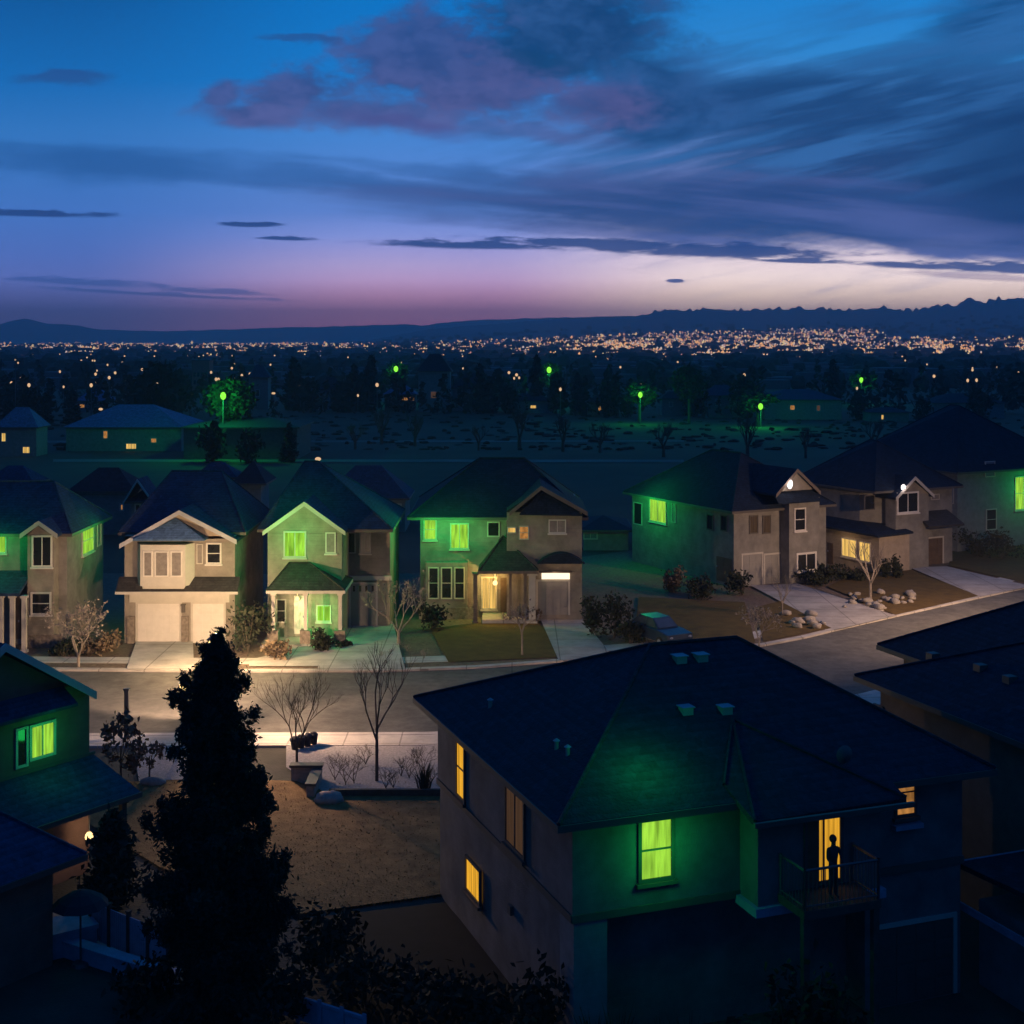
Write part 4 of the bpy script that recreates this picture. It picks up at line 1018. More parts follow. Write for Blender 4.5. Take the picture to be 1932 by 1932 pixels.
# the big conifer before the street
conifer('conifer_tree', gp(411,1905), 9.75, [(0,.08),(.04,.36),(.10,.70),(.16,.86),(.30,.98),(.42,1.16),(.52,1.38),(.62,1.52),(.75,1.65),(.9,1.65),(1,1.2)], 260, 215, .062, 5, 'tall dark conifer standing before the street, the biggest tree in the picture', r=.2, tufts=True)
conifer('conifer_tree', gp(213,1720), 3.0, [(0,.1),(.3,.5),(.6,.8),(1,.9)], 90, 40, .13, 6, 'small dark conifer beside the lit porch lamp of the red-brown house', r=.07)
bare_tree('bare_tree', gp(148,1262), 4.6, .09, 21, 'pale bare bushy tree before the bay tower of the tan house', 5, 'bark_pale', 3, .55, .22, trunk=.16, twigs=500)
bare_tree('bare_tree', gp(752,1218), 4.3, .09, 22, 'pale bare tree between the green gabled house and the house with the yellow porch', 5, 'bark_pale', 3, .45, .3, trunk=.2, twigs=250)
bare_tree('bare_tree', gp(985,1240), 3.2, .06, 23, 'small bare tree on the lawn before the yellow-lit porch', 4, 'bark_pale', 3, .55, .2, trunk=.42, twigs=150)
bare_tree('bare_tree', gp(711,1478), 5.2, .07, 24, 'thin bare sapling rising from the pale gravel yard', 4, 'bark', 3, .4, .35, trunk=.42)
bare_tree('bare_tree', gp(560,1470), 4.4, .06, 25, 'bare twiggy tree close beside the big conifer', 5, 'bark', 3, .42, .35, trunk=.3)
bare_tree('bare_tree', gp(1642,1140), 4.4, .10, 26, 'pale forked bare tree on the lawn before the grey house with the amber wing', 4, 'bark_pale', 3, .42, .25, trunk=.34)
bare_tree('bare_tree', gp(1432,1222), 3.0, .06, 27, 'grey bare bush at the lawn corner by the kerb', 5, 'bark_pale', 3, .55, .2, trunk=.14, twigs=300)
bare_tree('bare_tree', gp(1476,1165), 3.0, .05, 28, 'slim bare tree beside the grey corner house driveway', 4, 'bark_pale', 3, .4, .3, trunk=.35)
leafy_tree('small_tree', gp(228,1492), 2.9, .85, 1.25, 31, 'brown-leaved small tree at the pavement edge beside the dark post', 'leaves_brown', 22, 22, .17, r=.05)
leafy_tree('small_tree', gp(282,1475), 1.7, .6, .7, 32, 'low thin-leaved bush tree in the pale yard near the big conifer', 'leaves_brown', 14, 14, .13, r=.04)
SH = [  # u, v of the foot, height, half width, material, label
 (468,1232,2.9,1.5,'leaves_dark','dark tall bush filling the gap between the white garage house and the green gabled house'),
 (520,1246,1.0,.9,'leaves_brown','low brown bush before the stone wall of the green gabled house'),
 (612,1228,1.1,.8,'leaves_dark','green-lit bush in the bed before the green porch'),
 (640,1222,.6,.6,'leaves_dark','small low bush beside the green-lit bush at the driveway'),
 (815,1190,1.9,.8,'leaves_dark','round dark bush at the left corner of the house with the yellow porch'),
 (1000,1176,.9,.6,'leaves_brown','small brown bush beside the porch column'),
 (1118,1200,2.4,1.0,'leaves_dark','dark bush beside the driveway of the yellow porch house'),
 (1160,1205,2.6,1.2,'leaves_dark','tall dark bush beside the parked dark car'),
 (1188,1218,1.3,.9,'leaves_dark','low dark bush in front of the tall bush by the parked car'),
 (1272,1118,1.8,.9,'leaves_brown','brown bush under the green-lit window wall'),
 (1322,1128,1.5,1.3,'leaves_dark','dark hedge bush along the long side wall of the grey corner house'),
 (1400,1124,1.5,1.0,'leaves_dark','round dark bush at the corner of the grey house by its garage doors'),
 (1520,1104,1.2,1.3,'leaves_dark','dark hedge bush under the white-framed lower window'),
 (1560,1100,1.3,1.3,'leaves_dark','dark hedge bush at the amber wing corner'),
 (1605,1096,1.1,1.2,'leaves_dark','dark low hedge bush below the amber windows'),
 (1690,1092,1.7,.5,'leaves_dark','pointed dark shrub between the amber wing and the dark garage door'),
 (1668,1092,1.4,.5,'leaves_dark','smaller pointed dark shrub beside the forked bare tree'),
 (1815,1040,2.0,1.6,'leaves_dark','dark bush at the top of the lawn bank'),
 (1850,1050,1.8,1.6,'leaves_dark','dark bush under the tall dark house, halfway along the bank'),
 (1892,1056,2.2,1.7,'leaves_dark','dark bush nearest the green-lit window of the tall dark house'),
 (190,1236,1.3,1.0,'leaves_brown','brown bush on the slope beside the white garage driveway'),
 (120,1240,.9,.9,'leaves_dark','dark low bush at the foot of the pale bare tree'),
]
for i, (u, v, h, w, mt, lb) in enumerate(SH): shrub(gp(u,v), h, w, 100+i, lb, mt, 560, .17)
for i, (u, v, h, w, lb) in enumerate([(1010,1990,2.0,1.1,'dark bush at the foot of the near house, beside its corner'),(920,1960,1.6,1.3,'dark bush in the shade below the near house side wall'),(800,1930,1.5,1.3,'dark bush between the brown lawn and the bottom edge'),
        (690,1900,1.6,1.2,'dark bush next to the foot of the big conifer'),(610,1840,1.7,1.0,'dark bush at the dark edge of the brown lawn'),(520,1950,1.5,1.1,'dark bush before the big conifer at the bottom edge'),
        (1500,2075,3.0,1.0,'tall dark bush below the balcony'),(1590,2080,2.6,.9,'dark bush beside the support post of the balcony'),(1380,2110,2.2,.9,'dark bush below the green-lit window'),(275,1905,1.2,.9,'dark bush at the end of the garden fence')]):
    shrub(gp(u,v), h, w, 200+i, lb, 'leaves_dark', 640, .15)
for i, (u, v, h) in enumerate([(1120,2040,1.5),(1165,2050,1.7),(1205,2060,1.3),(1250,2075,1.6),(1300,2080,1.8),(800,1500,1.2)]):
    grass_clump(gp(u,v), h, .7, 300+i, 'spiky dark grass clump in a row at the foot of the near house' if i < 5 else 'dark grass clump at the gravel edge by the near house corner', n=70, group='grass clumps along the near house' if i < 5 else None)
bs = random.Random(5)
for i, u in enumerate((632,652,668,690,728,742,757,772,786,799,812)):
    bare_tree('bare_shrub', gp(u, 1470+bs.uniform(-25,26)), bs.uniform(1.0,1.9), .025, 400+i, 'small bare twiggy shrub in the pale gravel yard', 4, 'bark', 3, .55, .2, 'bare shrubs in the gravel yard', 'shrub', trunk=.1)
for i, u in enumerate((690,706,724,738,770)):
    bare_tree('bare_shrub', gp(u+30, 1240+bs.uniform(-14,6)), bs.uniform(.7,1.1), .02, 430+i, 'small bare shrub on the brown mulch slope beside the driveway', 3, 'bark_pale', 3, .6, .2, 'bare shrubs on the mulch slope', 'shrub', trunk=.1)
# dry grass of the near lawn
gr = random.Random(9); mb = MB()
for k in range(12000):
    u = gr.uniform(170,845); v = 1480 + 245*gr.random()**1.1
    if u > 560 and v > 1728-(u-560)*.12: continue
    if u < 300 and v > 1520+ (u-170)*.9: continue
    if 545 < u < 618 and v < 1503: continue
    p = gp(u, v); h = gr.uniform(.04,.13); a = gr.uniform(0,2*pi); w = gr.uniform(.02,.05); d = Vector((cos(a)*w, sin(a)*w, 0)); l = Vector((gr.gauss(0,.06), gr.gauss(0,.06), h))
    mb.add([p-d, p+d, p+d*.3+l, p-d*.3+l], [(0,1,2,3)])
tag(mb.build('dry_grass', pmat('dry_blades', (.17,.085,.028), rough=1, scale=.9, col2=(.28,.16,.06))), kind='stuff', label='dry brown tufts covering the near lawn')

# stones on the lawn that climbs beside the street
rk = random.Random(4)
protos = []
for i in range(4):
    mb = MB(); mb.ball((0,0,.1), .34, .26, .2, 9, 6, 0, .22, rk); protos.append(mb.mesh('rock', M['rock'], True))
for i in range(34):
    if i < 24: u = rk.uniform(1592,1735); v = 1126 + rk.uniform(-8,26)
    else: u = rk.uniform(1480,1560); v = 1160 + rk.uniform(0,26)
    o = bpy.data.objects.new('rock', protos[i%4]); COL.objects.link(o); o.location = gp(u, v, .12); o.rotation_euler = (0,0,rk.uniform(0,6)); k = rk.uniform(.5,1.25); o.scale = (k,k,k)
    tag(o, 'pale stone among others on the lawn by the amber-lit wing' if i < 24 else 'pale stone on the lawn corner beside the sloping driveway', 'rock', 'stones on the upper lawn' if i < 24 else 'stones on the lawn corner')
mb = MB(); mb.ball((0,0,.16), .55, .4, .3, 12, 7, 0, .14, rk); tag(mb.build('boulder', M['rock'], smooth=True, loc=gp(620,1516)), 'single pale boulder on the brown lawn below the low garden wall', 'rock')
mb = MB(); mb.ball((0,0,.12), .5, .3, .22, 12, 7, 0, .14, rk); tag(mb.build('boulder', M['rock'], smooth=True, loc=gp(288,1482)), 'pale boulder at the yard edge between the brown small tree and the big conifer', 'rock')

# ================================================================== street furniture and garden things
def post_lamp(base, h, label, lit='lamp_warm', name='street_lamp', group=None):
    root = empty(name, base, 0, label, 'street lamp', group)
    mb = MB(); mb.tube((0,0,0),(0,0,h-.42), .06,.045, n=8); mb.tube((0,0,0),(0,0,.35),.11,.07,n=8); mb.build('pole', M['pole'], root)
    mb = MB(); mb.tube((0,0,h-.40),(0,0,h-.08),.10,.17,n=8); mb.build('lantern', M[lit], root)
    mb = MB(); mb.tube((0,0,h-.42),(0,0,h-.403),.12,n=8); mb.tube((0,0,h-.077),(0,0,h+.08),.21,.03,n=8); mb.build('lantern_cap', M['pole'], root); return root
bA = gp(345,1412); post_lamp(bA, 2.85, 'short post lamp with a glowing lantern on the near pavement beside the big conifer')
LAMP_A = Vector((bA.x, bA.y-.0, 2.85+.25))
pb_ = yp(398,1204,61.0); post_lamp((pb_.x,pb_.y,0), pb_.z, 'street lamp mostly hidden behind the big conifer')
pb2 = yp(1262,1226,64.5); post_lamp((pb2.x,pb2.y,0), pb2.z, 'street lamp hidden behind the roof of the big near house')
pk_ = yp(409,1196,71.2); post_lamp((pk_.x,pk_.y,0), pk_.z, 'kerb lamp hidden behind the tip of the big conifer')
pp = gp(239,1398); mb = MB(); mb.box(-.09,.09,-.09,.09,0,2.2); mb.box(-.12,.12,-.12,.12,2.203,2.28); mb.box(-.14,.14,-.14,.14,0,.14)
tag(mb.build('post', M['pole'], loc=pp), 'dark square post standing by the near kerb', 'post')
post_lamp((31.2,78.6,0), 8.4, 'tall street lamp beyond the picture edge where the street climbs')
# low garden wall with a pale face
wa_, wb_, wc_ = gp(549,1478), gp(606,1478), gp(618,1508)
root = empty('garden_wall', (wa_.x, wa_.y, 0), 0, 'low stone garden wall with a flat cap at the top of the brown lawn', 'wall')
mb = MB(); ww = wb_.x-wa_.x; mb.box(0,ww,0,.3,0,.62); mb.box(ww-.3,ww,-(wa_.y-wc_.y),-.003,0,.5); mb.build('wall', M['rock'], root)
mb = MB(); mb.box(-.06,ww+.06,-.06,.36,.623,.72); mb.box(ww-.36,ww+.06,-(wa_.y-wc_.y)-.05,-.063,.503,.6); mb.build('wall_cap', M['trim_dark'], root)
e0, e1 = gp(620,1506), gp(836,1506)
mb = MB(); mb.box(0,e1.x-e0.x,0,.16,0,.32); tag(mb.build('yard_edging', M['wood_dark'], loc=(e0.x,e0.y,0)), 'dark low timber edging between the gravel yard and the brown lawn', 'edging')
for u, v in ((556,1418),(568,1415),(580,1412),(592,1409)):
    mb = MB(); mb.tube((0,0,.1),(0,0,.42),.13,.17,n=10); mb.ball((0,0,.5),.2,.2,.16,8,5,0,.2,rk); tag(mb.build('planter', M['cloth_dark'], loc=gp(u,v)), 'small dark round planter in the row along the pale yard', 'planter', 'row of small planters in the pale yard')

def car(base, rz, label):
    root = empty('parked_car', base, rz, label, 'car')
    prof = [(-2.15,.35),(-2.2,.62),(-2.12,.86),(-1.25,.98),(1.55,1.0),(2.1,.92),(2.2,.6),(2.15,.35)]
    mb = MB()
    for j,(y,sx_,sz_) in enumerate(((-.86,.96,.97),(-.78,1,1),(.78,1,1),(.86,.96,.97))): mb.v += [(x*sx_,y,.3+(z-.3)*sz_) for x,z in prof]
    n = len(prof)
    for j in range(3):
        for i in range(n): mb.f.append((j*n+i,j*n+(i+1)%n,(j+1)*n+(i+1)%n,(j+1)*n+i)); mb.m.append(0)
    mb.f += [tuple(range(n-1,-1,-1)), tuple(range(3*n,4*n))]; mb.m += [0,0]
    cab = [(-.95,.99),(-.25,1.48),(1.05,1.5),(1.72,1.0)]
    mb.add([(x,-.70+(z-1)*.25,z) for x,z in cab]+[(x,.70-(z-1)*.25,z) for x,z in cab], [(0,1,2,3),(7,6,5,4),(0,4,5,1),(1,5,6,2),(2,6,7,3)])
    b = mb.build('body', M['car_paint'], root)
    def gl(pts, nm): m_ = MB(); m_.add(pts, [tuple(range(len(pts)))]); m_.build(nm, M['car_glass'], root)
    gl([(-.93,-.6,1.04),(-.93,.6,1.04),(-.30,.54,1.46),(-.30,-.54,1.46)], 'windscreen'); gl([(1.70,.6,1.04),(1.70,-.6,1.04),(1.10,-.54,1.47),(1.10,.54,1.47)], 'rear_window')
    for s_ in (-1,1):
        for xs in ((-.72,-.22,.28,.32),(.40,.40,1.0,1.42)):
            a_,b_,c_,d_ = xs; pts = [(a_,s_*.705,1.04),(d_,s_*.705,1.04),(c_,s_*.60,1.42),(b_,s_*.60,1.42)]; gl(pts if s_ < 0 else pts[::-1], 'side_window')
        m_ = MB(); m_.ball((-2.12,s_*.62,.68),.08,.18,.10,8,6); m_.build('headlight', M['metal_vent'], root)
        m_ = MB(); m_.box(2.12,2.2,s_*.55-.16,s_*.55+.16,.66,.84); m_.build('tail_light', M['brick_red'], root)
        for x in (-1.35,1.35):
            m_ = MB(); m_.tube((x,s_*.70,.33),(x,s_*.90,.33),.33,n=16); w_ = m_.build('wheel', M['rubber'], root)
            m_ = MB(); m_.tube((x,s_*.897,.33),(x,s_*.915,.33),.20,n=12); m_.build('rim', M['metal_vent'], w_)
    return root
car(gp(1243,1212,.15), R(118), 'dark blue-grey car parked on the driveway beside the dark bushes')

# person on the balcony: one skinned body
def person(base, rz, h, label):
    s = h/1.7; root = empty('person', base, rz, label, 'person')
    J_ = {'hip':(0,0,.90,.13),'waist':(0,0,1.05,.115),'chest':(0,-.02,1.28,.135),'neck':(0,-.01,1.44,.055),'head0':(0,-.02,1.53,.07),'head1':(0,-.02,1.66,.075),
          'lk':(.09,-.02,.48,.07),'la':(.09,.02,.07,.045),'lt':(.09,-.15,.03,.03),'rk':(-.09,-.02,.48,.07),'ra':(-.09,.02,.07,.045),'rt':(-.09,-.15,.03,.03),
          'ls':(.17,0,1.38,.05),'le':(.22,-.06,1.12,.04),'lw':(.18,-.27,1.0,.03),'lh':(.17,-.34,.98,.032),'rs':(-.17,0,1.38,.05),'re':(-.22,-.06,1.12,.04),'rw':(-.18,-.27,1.0,.03),'rh':(-.17,-.34,.98,.032)}
    E_ = [('hip','waist'),('waist','chest'),('chest','neck'),('neck','head0'),('head0','head1'),('hip','lk'),('lk','la'),('la','lt'),('hip','rk'),('rk','ra'),('ra','rt'),('chest','ls'),('ls','le'),('le','lw'),('lw','lh'),('chest','rs'),('rs','re'),('re','rw'),('rw','rh')]
    ks = list(J_); me = bpy.data.meshes.new('body'); me.from_pydata([tuple(c*s for c in J_[k][:3]) for k in ks], [(ks.index(a), ks.index(b)) for a,b in E_], [])
    o = bpy.data.objects.new('body', me); COL.objects.link(o); o.parent = root
    md = o.modifiers.new('skin','SKIN'); o.modifiers.new('sub','SUBSURF').levels = 2; o.modifiers['sub'].render_levels = 2
    for k, sv in zip(ks, me.skin_vertices[0].data): sv.radius = (J_[k][3]*s,)*2
    me.skin_vertices[0].data[0].use_root = True; me.materials.append(M['cloth_dark'])
    mb = MB(); mb.ball((0,.012*s,1.64*s),.105*s,.115*s,.12*s,12,8); mb.build('hair', M['cloth_dark'], root, True)
    return root
ph = H.world(H.front(1572,1640,-1.55)[0], -1.55, 3.86)
person(ph, R(20), 1.46, 'person in dark clothes standing on the balcony before the amber-lit glass door')

# garden fence, low wall, umbrella and hot tub at the lower left
f0, f1 = gp(171,1776), gp(318,1838)
fd = (f1-f0); fr = empty('garden_fence', f0, math.atan2(fd.y, fd.x), 'slatted dark blue garden fence beside the terrace', 'fence'); n_ = 4; Lf = fd.length
for i in range(n_+1):
    mb = MB(); x = Lf*i/n_; mb.box(x-.05,x+.05,-.05,.05,0,1.28); mb.box(x-.07,x+.07,-.07,.07,1.283,1.32); mb.build('fence_post', M['wood_dark'], fr)
for i in range(n_):
    mb = MB(); xa, xb = Lf*i/n_+.055, Lf*(i+1)/n_-.055; ns = 9; w_ = (xb-xa)/ns
    for k in range(ns): mb.box(xa+w_*k+.008, xa+w_*(k+1)-.008, -.015, .015, .1, 1.15)
    mb.box(xa,xb,.016,.05,.22,.30); mb.box(xa,xb,.016,.05,.95,1.03); mb.build('fence_panel', M['wood_blue'], fr)
c0, c1 = gp(30,1772), gp(330,1868); cd = c1-c0
mb = MB(); mb.box(0,cd.length,-.16,.16,0,.42); mb.box(-.04,cd.length+.04,-.2,.2,.423,.48); o = mb.build('low_wall', M['wood_blue'], loc=c0); o.rotation_euler = (0,0,math.atan2(cd.y,cd.x)); tag(o, 'low pale blue wall running along the terrace in front of the garden fence', 'wall')
sheet('terrace', [gp(-80,1740),gp(180,1700),gp(330,1800),gp(320,1862),gp(30,1780),gp(-80,1800)], .07, 'concrete')
um = empty('patio_umbrella', gp(152,1822), 0, 'dark garden umbrella standing behind the low pale blue wall', 'umbrella')
mb = MB(); mb.tube((0,0,0),(0,0,2.05),.03,n=8); mb.tube((0,0,0),(0,0,.1),.26,.22,n=12); mb.build('pole', M['pole'], um)
mb = MB(); nn = 10
for j,(r_,z_) in enumerate(((.02,2.1),(.3,2.02),(.6,1.86),(.78,1.68))): mb.v += [(r_*cos(2*pi*i/nn), r_*sin(2*pi*i/nn), z_) for i in range(nn)]
for j in range(3):
    for i in range(nn): mb.f.append((j*nn+i,(j+1)*nn+i,(j+1)*nn+(i+1)%nn,j*nn+(i+1)%nn)); mb.m.append(0)
mb.build('canopy', M['cloth_dark'], um)
mb = MB(); mb.box(-.7,.7,-.55,.55,0,.62); mb.box(-.75,.75,-.6,.6,.623,.74); o = mb.build('garden_chest', M['wood_blue'], loc=gp(125,1790)); o.rotation_euler = (0,0,.6); tag(o, 'pale blue covered garden chest behind the low wall next to the umbrella', 'chest')
g0_, g1_ = gp(408,1880), gp(690,1972); gd = g1_-g0_
mb = MB(); mb.box(0,gd.length,-.04,.04,.62,.70); mb.box(0,gd.length,-.02,.02,.1,.6)
for i in range(8): x = gd.length*i/7; mb.box(x-.06,x+.06,-.063,-.043,0,.8)
o = mb.build('low_fence', M['wood_blue'], loc=g0_); o.rotation_euler = (0,0,math.atan2(gd.y,gd.x)); tag(o, 'low board fence along the bottom edge below the big conifer', 'fence')

# ================================================================== houses behind the row, and out on the plain
def plain_house(u0, u1, vt, ve, vb, roof, wall, label, wins=(), depth=None, dome=.35, name='house', cat='house', rz=0, ov=.4):
    Y = (CH)*FP/(vb-HV); h = House(name, (u0-CX)*Y/FP, Y, rz, label, cat); w = (u1-u0)*Y/FP; d = depth or w*.8
    ze = h.front(u0, ve)[1]; zt = CH-(vt-HV)*(Y+d/2)/FP
    h.walls([(ov,ov),(w-ov,ov),(w-ov,d),(ov,d)], 0, ze-.05, wall)
    i_ = w*dome
    if w > d*.9: h.hip(0,w,0,d+ov,ze,(i_,d/2),(w-i_,d/2),zt,roof,caps=False)
    else: h.hip(0,w,0,d+ov,ze,(w/2,d/2),(w/2,d/2),zt,roof,caps=False)
    for px, pn in wins: h.win(px, ('f',ov), pn, 'trim', 2 if px[2]-px[0] > 12 else 1, 1, .12)
    return h
plain_house(-34,64,878,912,985,'roof_slate','stucco_grey','slate-roofed house behind the bay tower house, cut by the picture edge',[((40,930,50,950),'pane_dark')])
plain_house(126,254,882,926,1010,'roof_dark','stucco_slate','dark domed-roof house behind the gap beside the white garage house',[((226,950,234,964),'pane_tan')])
N3 = plain_house(236,286,918,946,1030,'roof_slate','stucco_slate','narrow house with pale bargeboards behind the white garage house',[((254,950,266,975),'pane_dark')],depth=6)
xa, za = N3.front(232,948,-.2); xb, zb = N3.front(290,948,-.2); xp, zp = N3.front(259,904,-.2); N3.gable(xa,xb,-.2,3,za,xp,zp,'roof_slate','fascia_pale','gable_roof')
plain_house(362,446,872,900,985,'roof_slate','stucco_grey','low slate-roofed house behind the white garage house and the square dark-roofed house',[((420,915,432,930),'pane_dark')])
plain_house(436,502,868,912,990,'roof_dark','stucco_slate','square house with a dark pyramid roof and a pale side, between two front houses',[((440,918,456,956),'pane_blue')],depth=5,ov=.6)
plain_house(604,772,878,940,1005,'roof_slate','stucco_slate','long slate roof rising behind the green gabled house',[((745,950,758,985),'pane_blue')])
plain_house(1092,1196,972,1000,1040,'roof_dark','stucco_slate','low dark garage roof between the yellow porch house and the corner house',[((1100,1004,1128,1018),'pane_blue')],depth=7)
ld = [
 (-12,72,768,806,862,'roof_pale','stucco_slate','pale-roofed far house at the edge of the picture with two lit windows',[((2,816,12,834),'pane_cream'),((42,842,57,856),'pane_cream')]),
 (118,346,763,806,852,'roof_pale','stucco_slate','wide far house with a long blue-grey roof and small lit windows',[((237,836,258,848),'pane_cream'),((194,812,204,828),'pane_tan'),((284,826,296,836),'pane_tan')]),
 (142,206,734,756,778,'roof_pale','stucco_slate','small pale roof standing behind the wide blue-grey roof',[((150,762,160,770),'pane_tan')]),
 (340,565,786,806,868,'roof_dark','siding_brown','long low dark barn on the field',[((380,820,392,832),'pane_dark')]),
 (466,508,688,712,772,'roof_slate','stucco_slate','pale grey upright far building between the dark conifers',[((510-28,735,510-20,748),'pane_dark')]),
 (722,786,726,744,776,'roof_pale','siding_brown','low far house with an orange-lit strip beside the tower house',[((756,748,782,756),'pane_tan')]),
 (786,852,668,700,778,'roof_dark','stucco_slate','far tower-like house with a wide pyramid roof on the field edge',[((812,738,824,752),'pane_dim')]),
 (850,932,704,732,776,'roof_dark','stucco_slate','far house close beside the tower-like house',[((870,745,880,756),'pane_dark')]),
 (952,1046,742,756,780,'roof_dark','stucco_slate','low far house on the field edge with a small pale light',[((1000,764,1012,771),'pane_cream')]),
 (1106,1172,744,758,786,'roof_brown','siding_brown','brown far house beside the dark conifers on the field edge',[((1128,766,1136,776),'pane_tan')]),
 (1328,1402,726,746,788,'roof_slate','stucco_slate','blue-grey far house beside the green far lamp',[((1350,752,1360,766),'pane_blue')]),
 (1440,1592,734,754,792,'roof_slate','stucco_slate','wide far house with a blue-grey roof on the field edge',[((1490,764,1500,774),'pane_tan'),((1540,764,1548,776),'pane_dim')]),
 (1246,1300,738,752,784,'roof_dark','stucco_slate','dark far house with one blue window',[((1262,758,1270,768),'pane_blue')]),
 (1640,1720,768,778,796,'roof_dark','stucco_slate','low dark far house with a warm lit doorway',[((1662,782,1668,792),'pane_cream')]),
 (596,648,712,735,774,'roof_dark','stucco_slate','dark far house between two groups of conifers',[((612,745,622,756),'pane_blue')]),
 (1760,1900,742,760,790,'roof_dark','stucco_slate','wide dark far house before the hillside lights',[((1800,768,1810,776),'pane_blue')]),
]
for a in ld: plain_house(*a)
# red-brown block
Yb = CH*FP/(738-HV); bh = House('office_block', (362-CX)*Yb/FP, Yb, 0, 'red-brown flat-topped block rising above the far trees', 'building'); bw = 33*Yb/FP; bz_ = CH-(681-HV)*Yb/FP
bh.walls([(0,0),(bw,0),(bw,6),(0,6)], 0, bz_, 'brick_red'); bh.box('parapet', -.2, bw+.2, -.2, 6.2, bz_+.003, bz_+.35, 'trim_dark')
for r_ in range(2):
    for k in range(4): x = .5+k*(bw-1)/4; bh.win(None,('f',0),'pane_dark','trim_dark',1,1,.1,local=(x,x+.9,2.2+r_*2.6,3.7+r_*2.6))
# trees on the plain
cp = conifer('conifer_tree', yp(700,775,335), 13, [(0,.3),(.2,1.2),(.5,1.9),(1,2.4)], 60, 7, .9, 41, 'tall dark conifer of the far clump beside the tower-like house')
ck = list(cp.children)
def foot(u, v): return gp(u, v)
base_h = 13.0
for u, vt, vb, wd, lb in [(555,678,774,1.2,'tall dark conifer alone beside the pale grey upright building'),(668,690,776,1.0,'dark conifer next to the tallest one of the far clump'),(682,706,777,1.0,'shorter dark conifer inside the far clump'),
        (655,716,778,1.1,'dark conifer at the outer end of the far clump'),(906,690,780,1.2,'dark conifer rising behind the house beside the tower-like house'),(922,712,779,1.0,'lower dark conifer beside the far low house'),(1012,674,778,.9,'slim dark conifer between the two small green lamps'),
        (1090,706,782,.9,'dark slim conifer beside the brown far house'),(1104,712,784,.8,'second slim conifer beside the brown far house'),(1572,680,768,.9,'dark conifer standing before the lit hillside'),(86,742,806,1.3,'dark conifer beside the pale-roofed far house'),
        (136,738,800,1.5,'dark broad conifer behind the wide blue-grey roof'),(18,742,800,1.4,'dark conifer behind the pale-roofed far house'),(545,800,872,1.1,'dark pointed tree at the end of the long low barn'),(1420,694,764,1.2,'dark conifer behind the blue-grey far house')]:
    b = gp(u, vb); hh = CH-(vt-HV)*b.y/FP
    k = hh/base_h; copy_tree(cp, ck, b, random.uniform(0,6), k*wd, lb, k)
lt = leafy_tree('round_tree', gp(296,800), 12, 5.2, 5.4, 51, 'broad dark tree mass behind the wide blue-grey roof', 'leaves_dark', 40, 16, 1.3, r=.4)
lk = list(lt.children)
for u, vt, vb, wd, lb in [(330,708,792,.8,'dark round tree beside the red-brown block'),(270,716,796,.8,'dark round tree rising over the middle of the wide blue-grey roof'),(640,722,778,.8,'dark round tree before the clump of conifers'),(585,716,778,.8,'dark round tree beside the lone tall conifer'),
        (960,728,780,.9,'dark round tree behind the low far house'),(1050,722,780,.8,'dark round tree by the slim conifer'),(1150,722,786,.8,'dark round tree behind the brown far house'),(1310,712,786,.9,'dark round tree between two far houses'),(1405,712,790,.8,'dark round tree behind the far green lamp'),
        (1620,742,792,.8,'dark round tree beside the wide far house'),(1740,752,796,.8,'dark round tree on the field edge before the hillside'),(1850,736,796,.9,'dark round tree behind the wide dark far house'),(400,800,872,.8,'dark bushy tree against the long low barn'),(470,812,874,.8,'dark bushy tree at the middle of the long low barn'),(1180,752,788,.7,'low dark round tree near the far green lamp'),(60,735,800,.8,'dark round tree between the two leftmost far conifers')]:
    b = gp(u, vb); hh = CH-(vt-HV)*b.y/FP; k = hh/12
    copy_tree(lt, lk, b, random.uniform(0,6), k*wd, lb, k)
sp_ = bare_tree('field_tree', gp(670,848), 4.6, .22, 61, 'small dark bare tree standing alone on the field', 4, 'bark', 3, .4, .35, 'small bare trees on the field', trunk=.25)
sk_ = list(sp_.children)
for u, v in ((783,842),(903,850),(1062,852),(1132,854),(1252,862),(1410,864),(1520,864),(1650,856),(720,838),(980,846)): copy_tree(sp_, sk_, gp(u,v), random.uniform(0,6), random.uniform(.9,1.6))

# lamps on the plain: those one can tell apart
lp_ = empty('far_lamp', gp(120,776), 0, 'far street lamp glowing warm on the plain', 'street lamp', 'far lamps on the plain')
mb = MB(); mb.tube((0,0,0),(0,0,5.5),.09,.06,n=6); mb.build('pole', M['pole'], lp_)
lr_ = .24
mb = MB(); mb.ball((0,0,5.9),lr_,lr_,lr_*1.4,8,6); mb.build('lamp_globe', M['lamp_far'], lp_)
lkk = list(lp_.children); fr_ = random.Random(8)
for i in range(95):
    u = fr_.uniform(-10,1940) if i < 60 else fr_.uniform(0,560); v = 690 + 110*fr_.random()**1.3
    if 330 < u < 560 and v > 785: continue
    b = gp(u, v); k = (.7+.5*fr_.random())*(1+b.y/900); copy_tree(lp_, lkk, b, 0, k, szz=min(k, 1.3))
for u, vt, vb, lb in ((190,772,815,'far white lamp shining above the wide blue-grey roof'),(358,744,790,'bright warm far lamp under the red-brown block'),(516,742,780,'bright warm far lamp between two dark conifers'),(968,668,690,'brightest warm lamp low over the town'),(48,752,795,'far warm lamp beside the tall thin mast'),(600,866,930,'lamp standing behind the peak of the green gabled house roof')):
    b = gp(u, vb); hh = CH-(vt-HV)*b.y/FP; c_ = copy_tree(lp_, lkk, b, 0, 1.0+b.y/350, lb, hh/5.9); del c_['group']
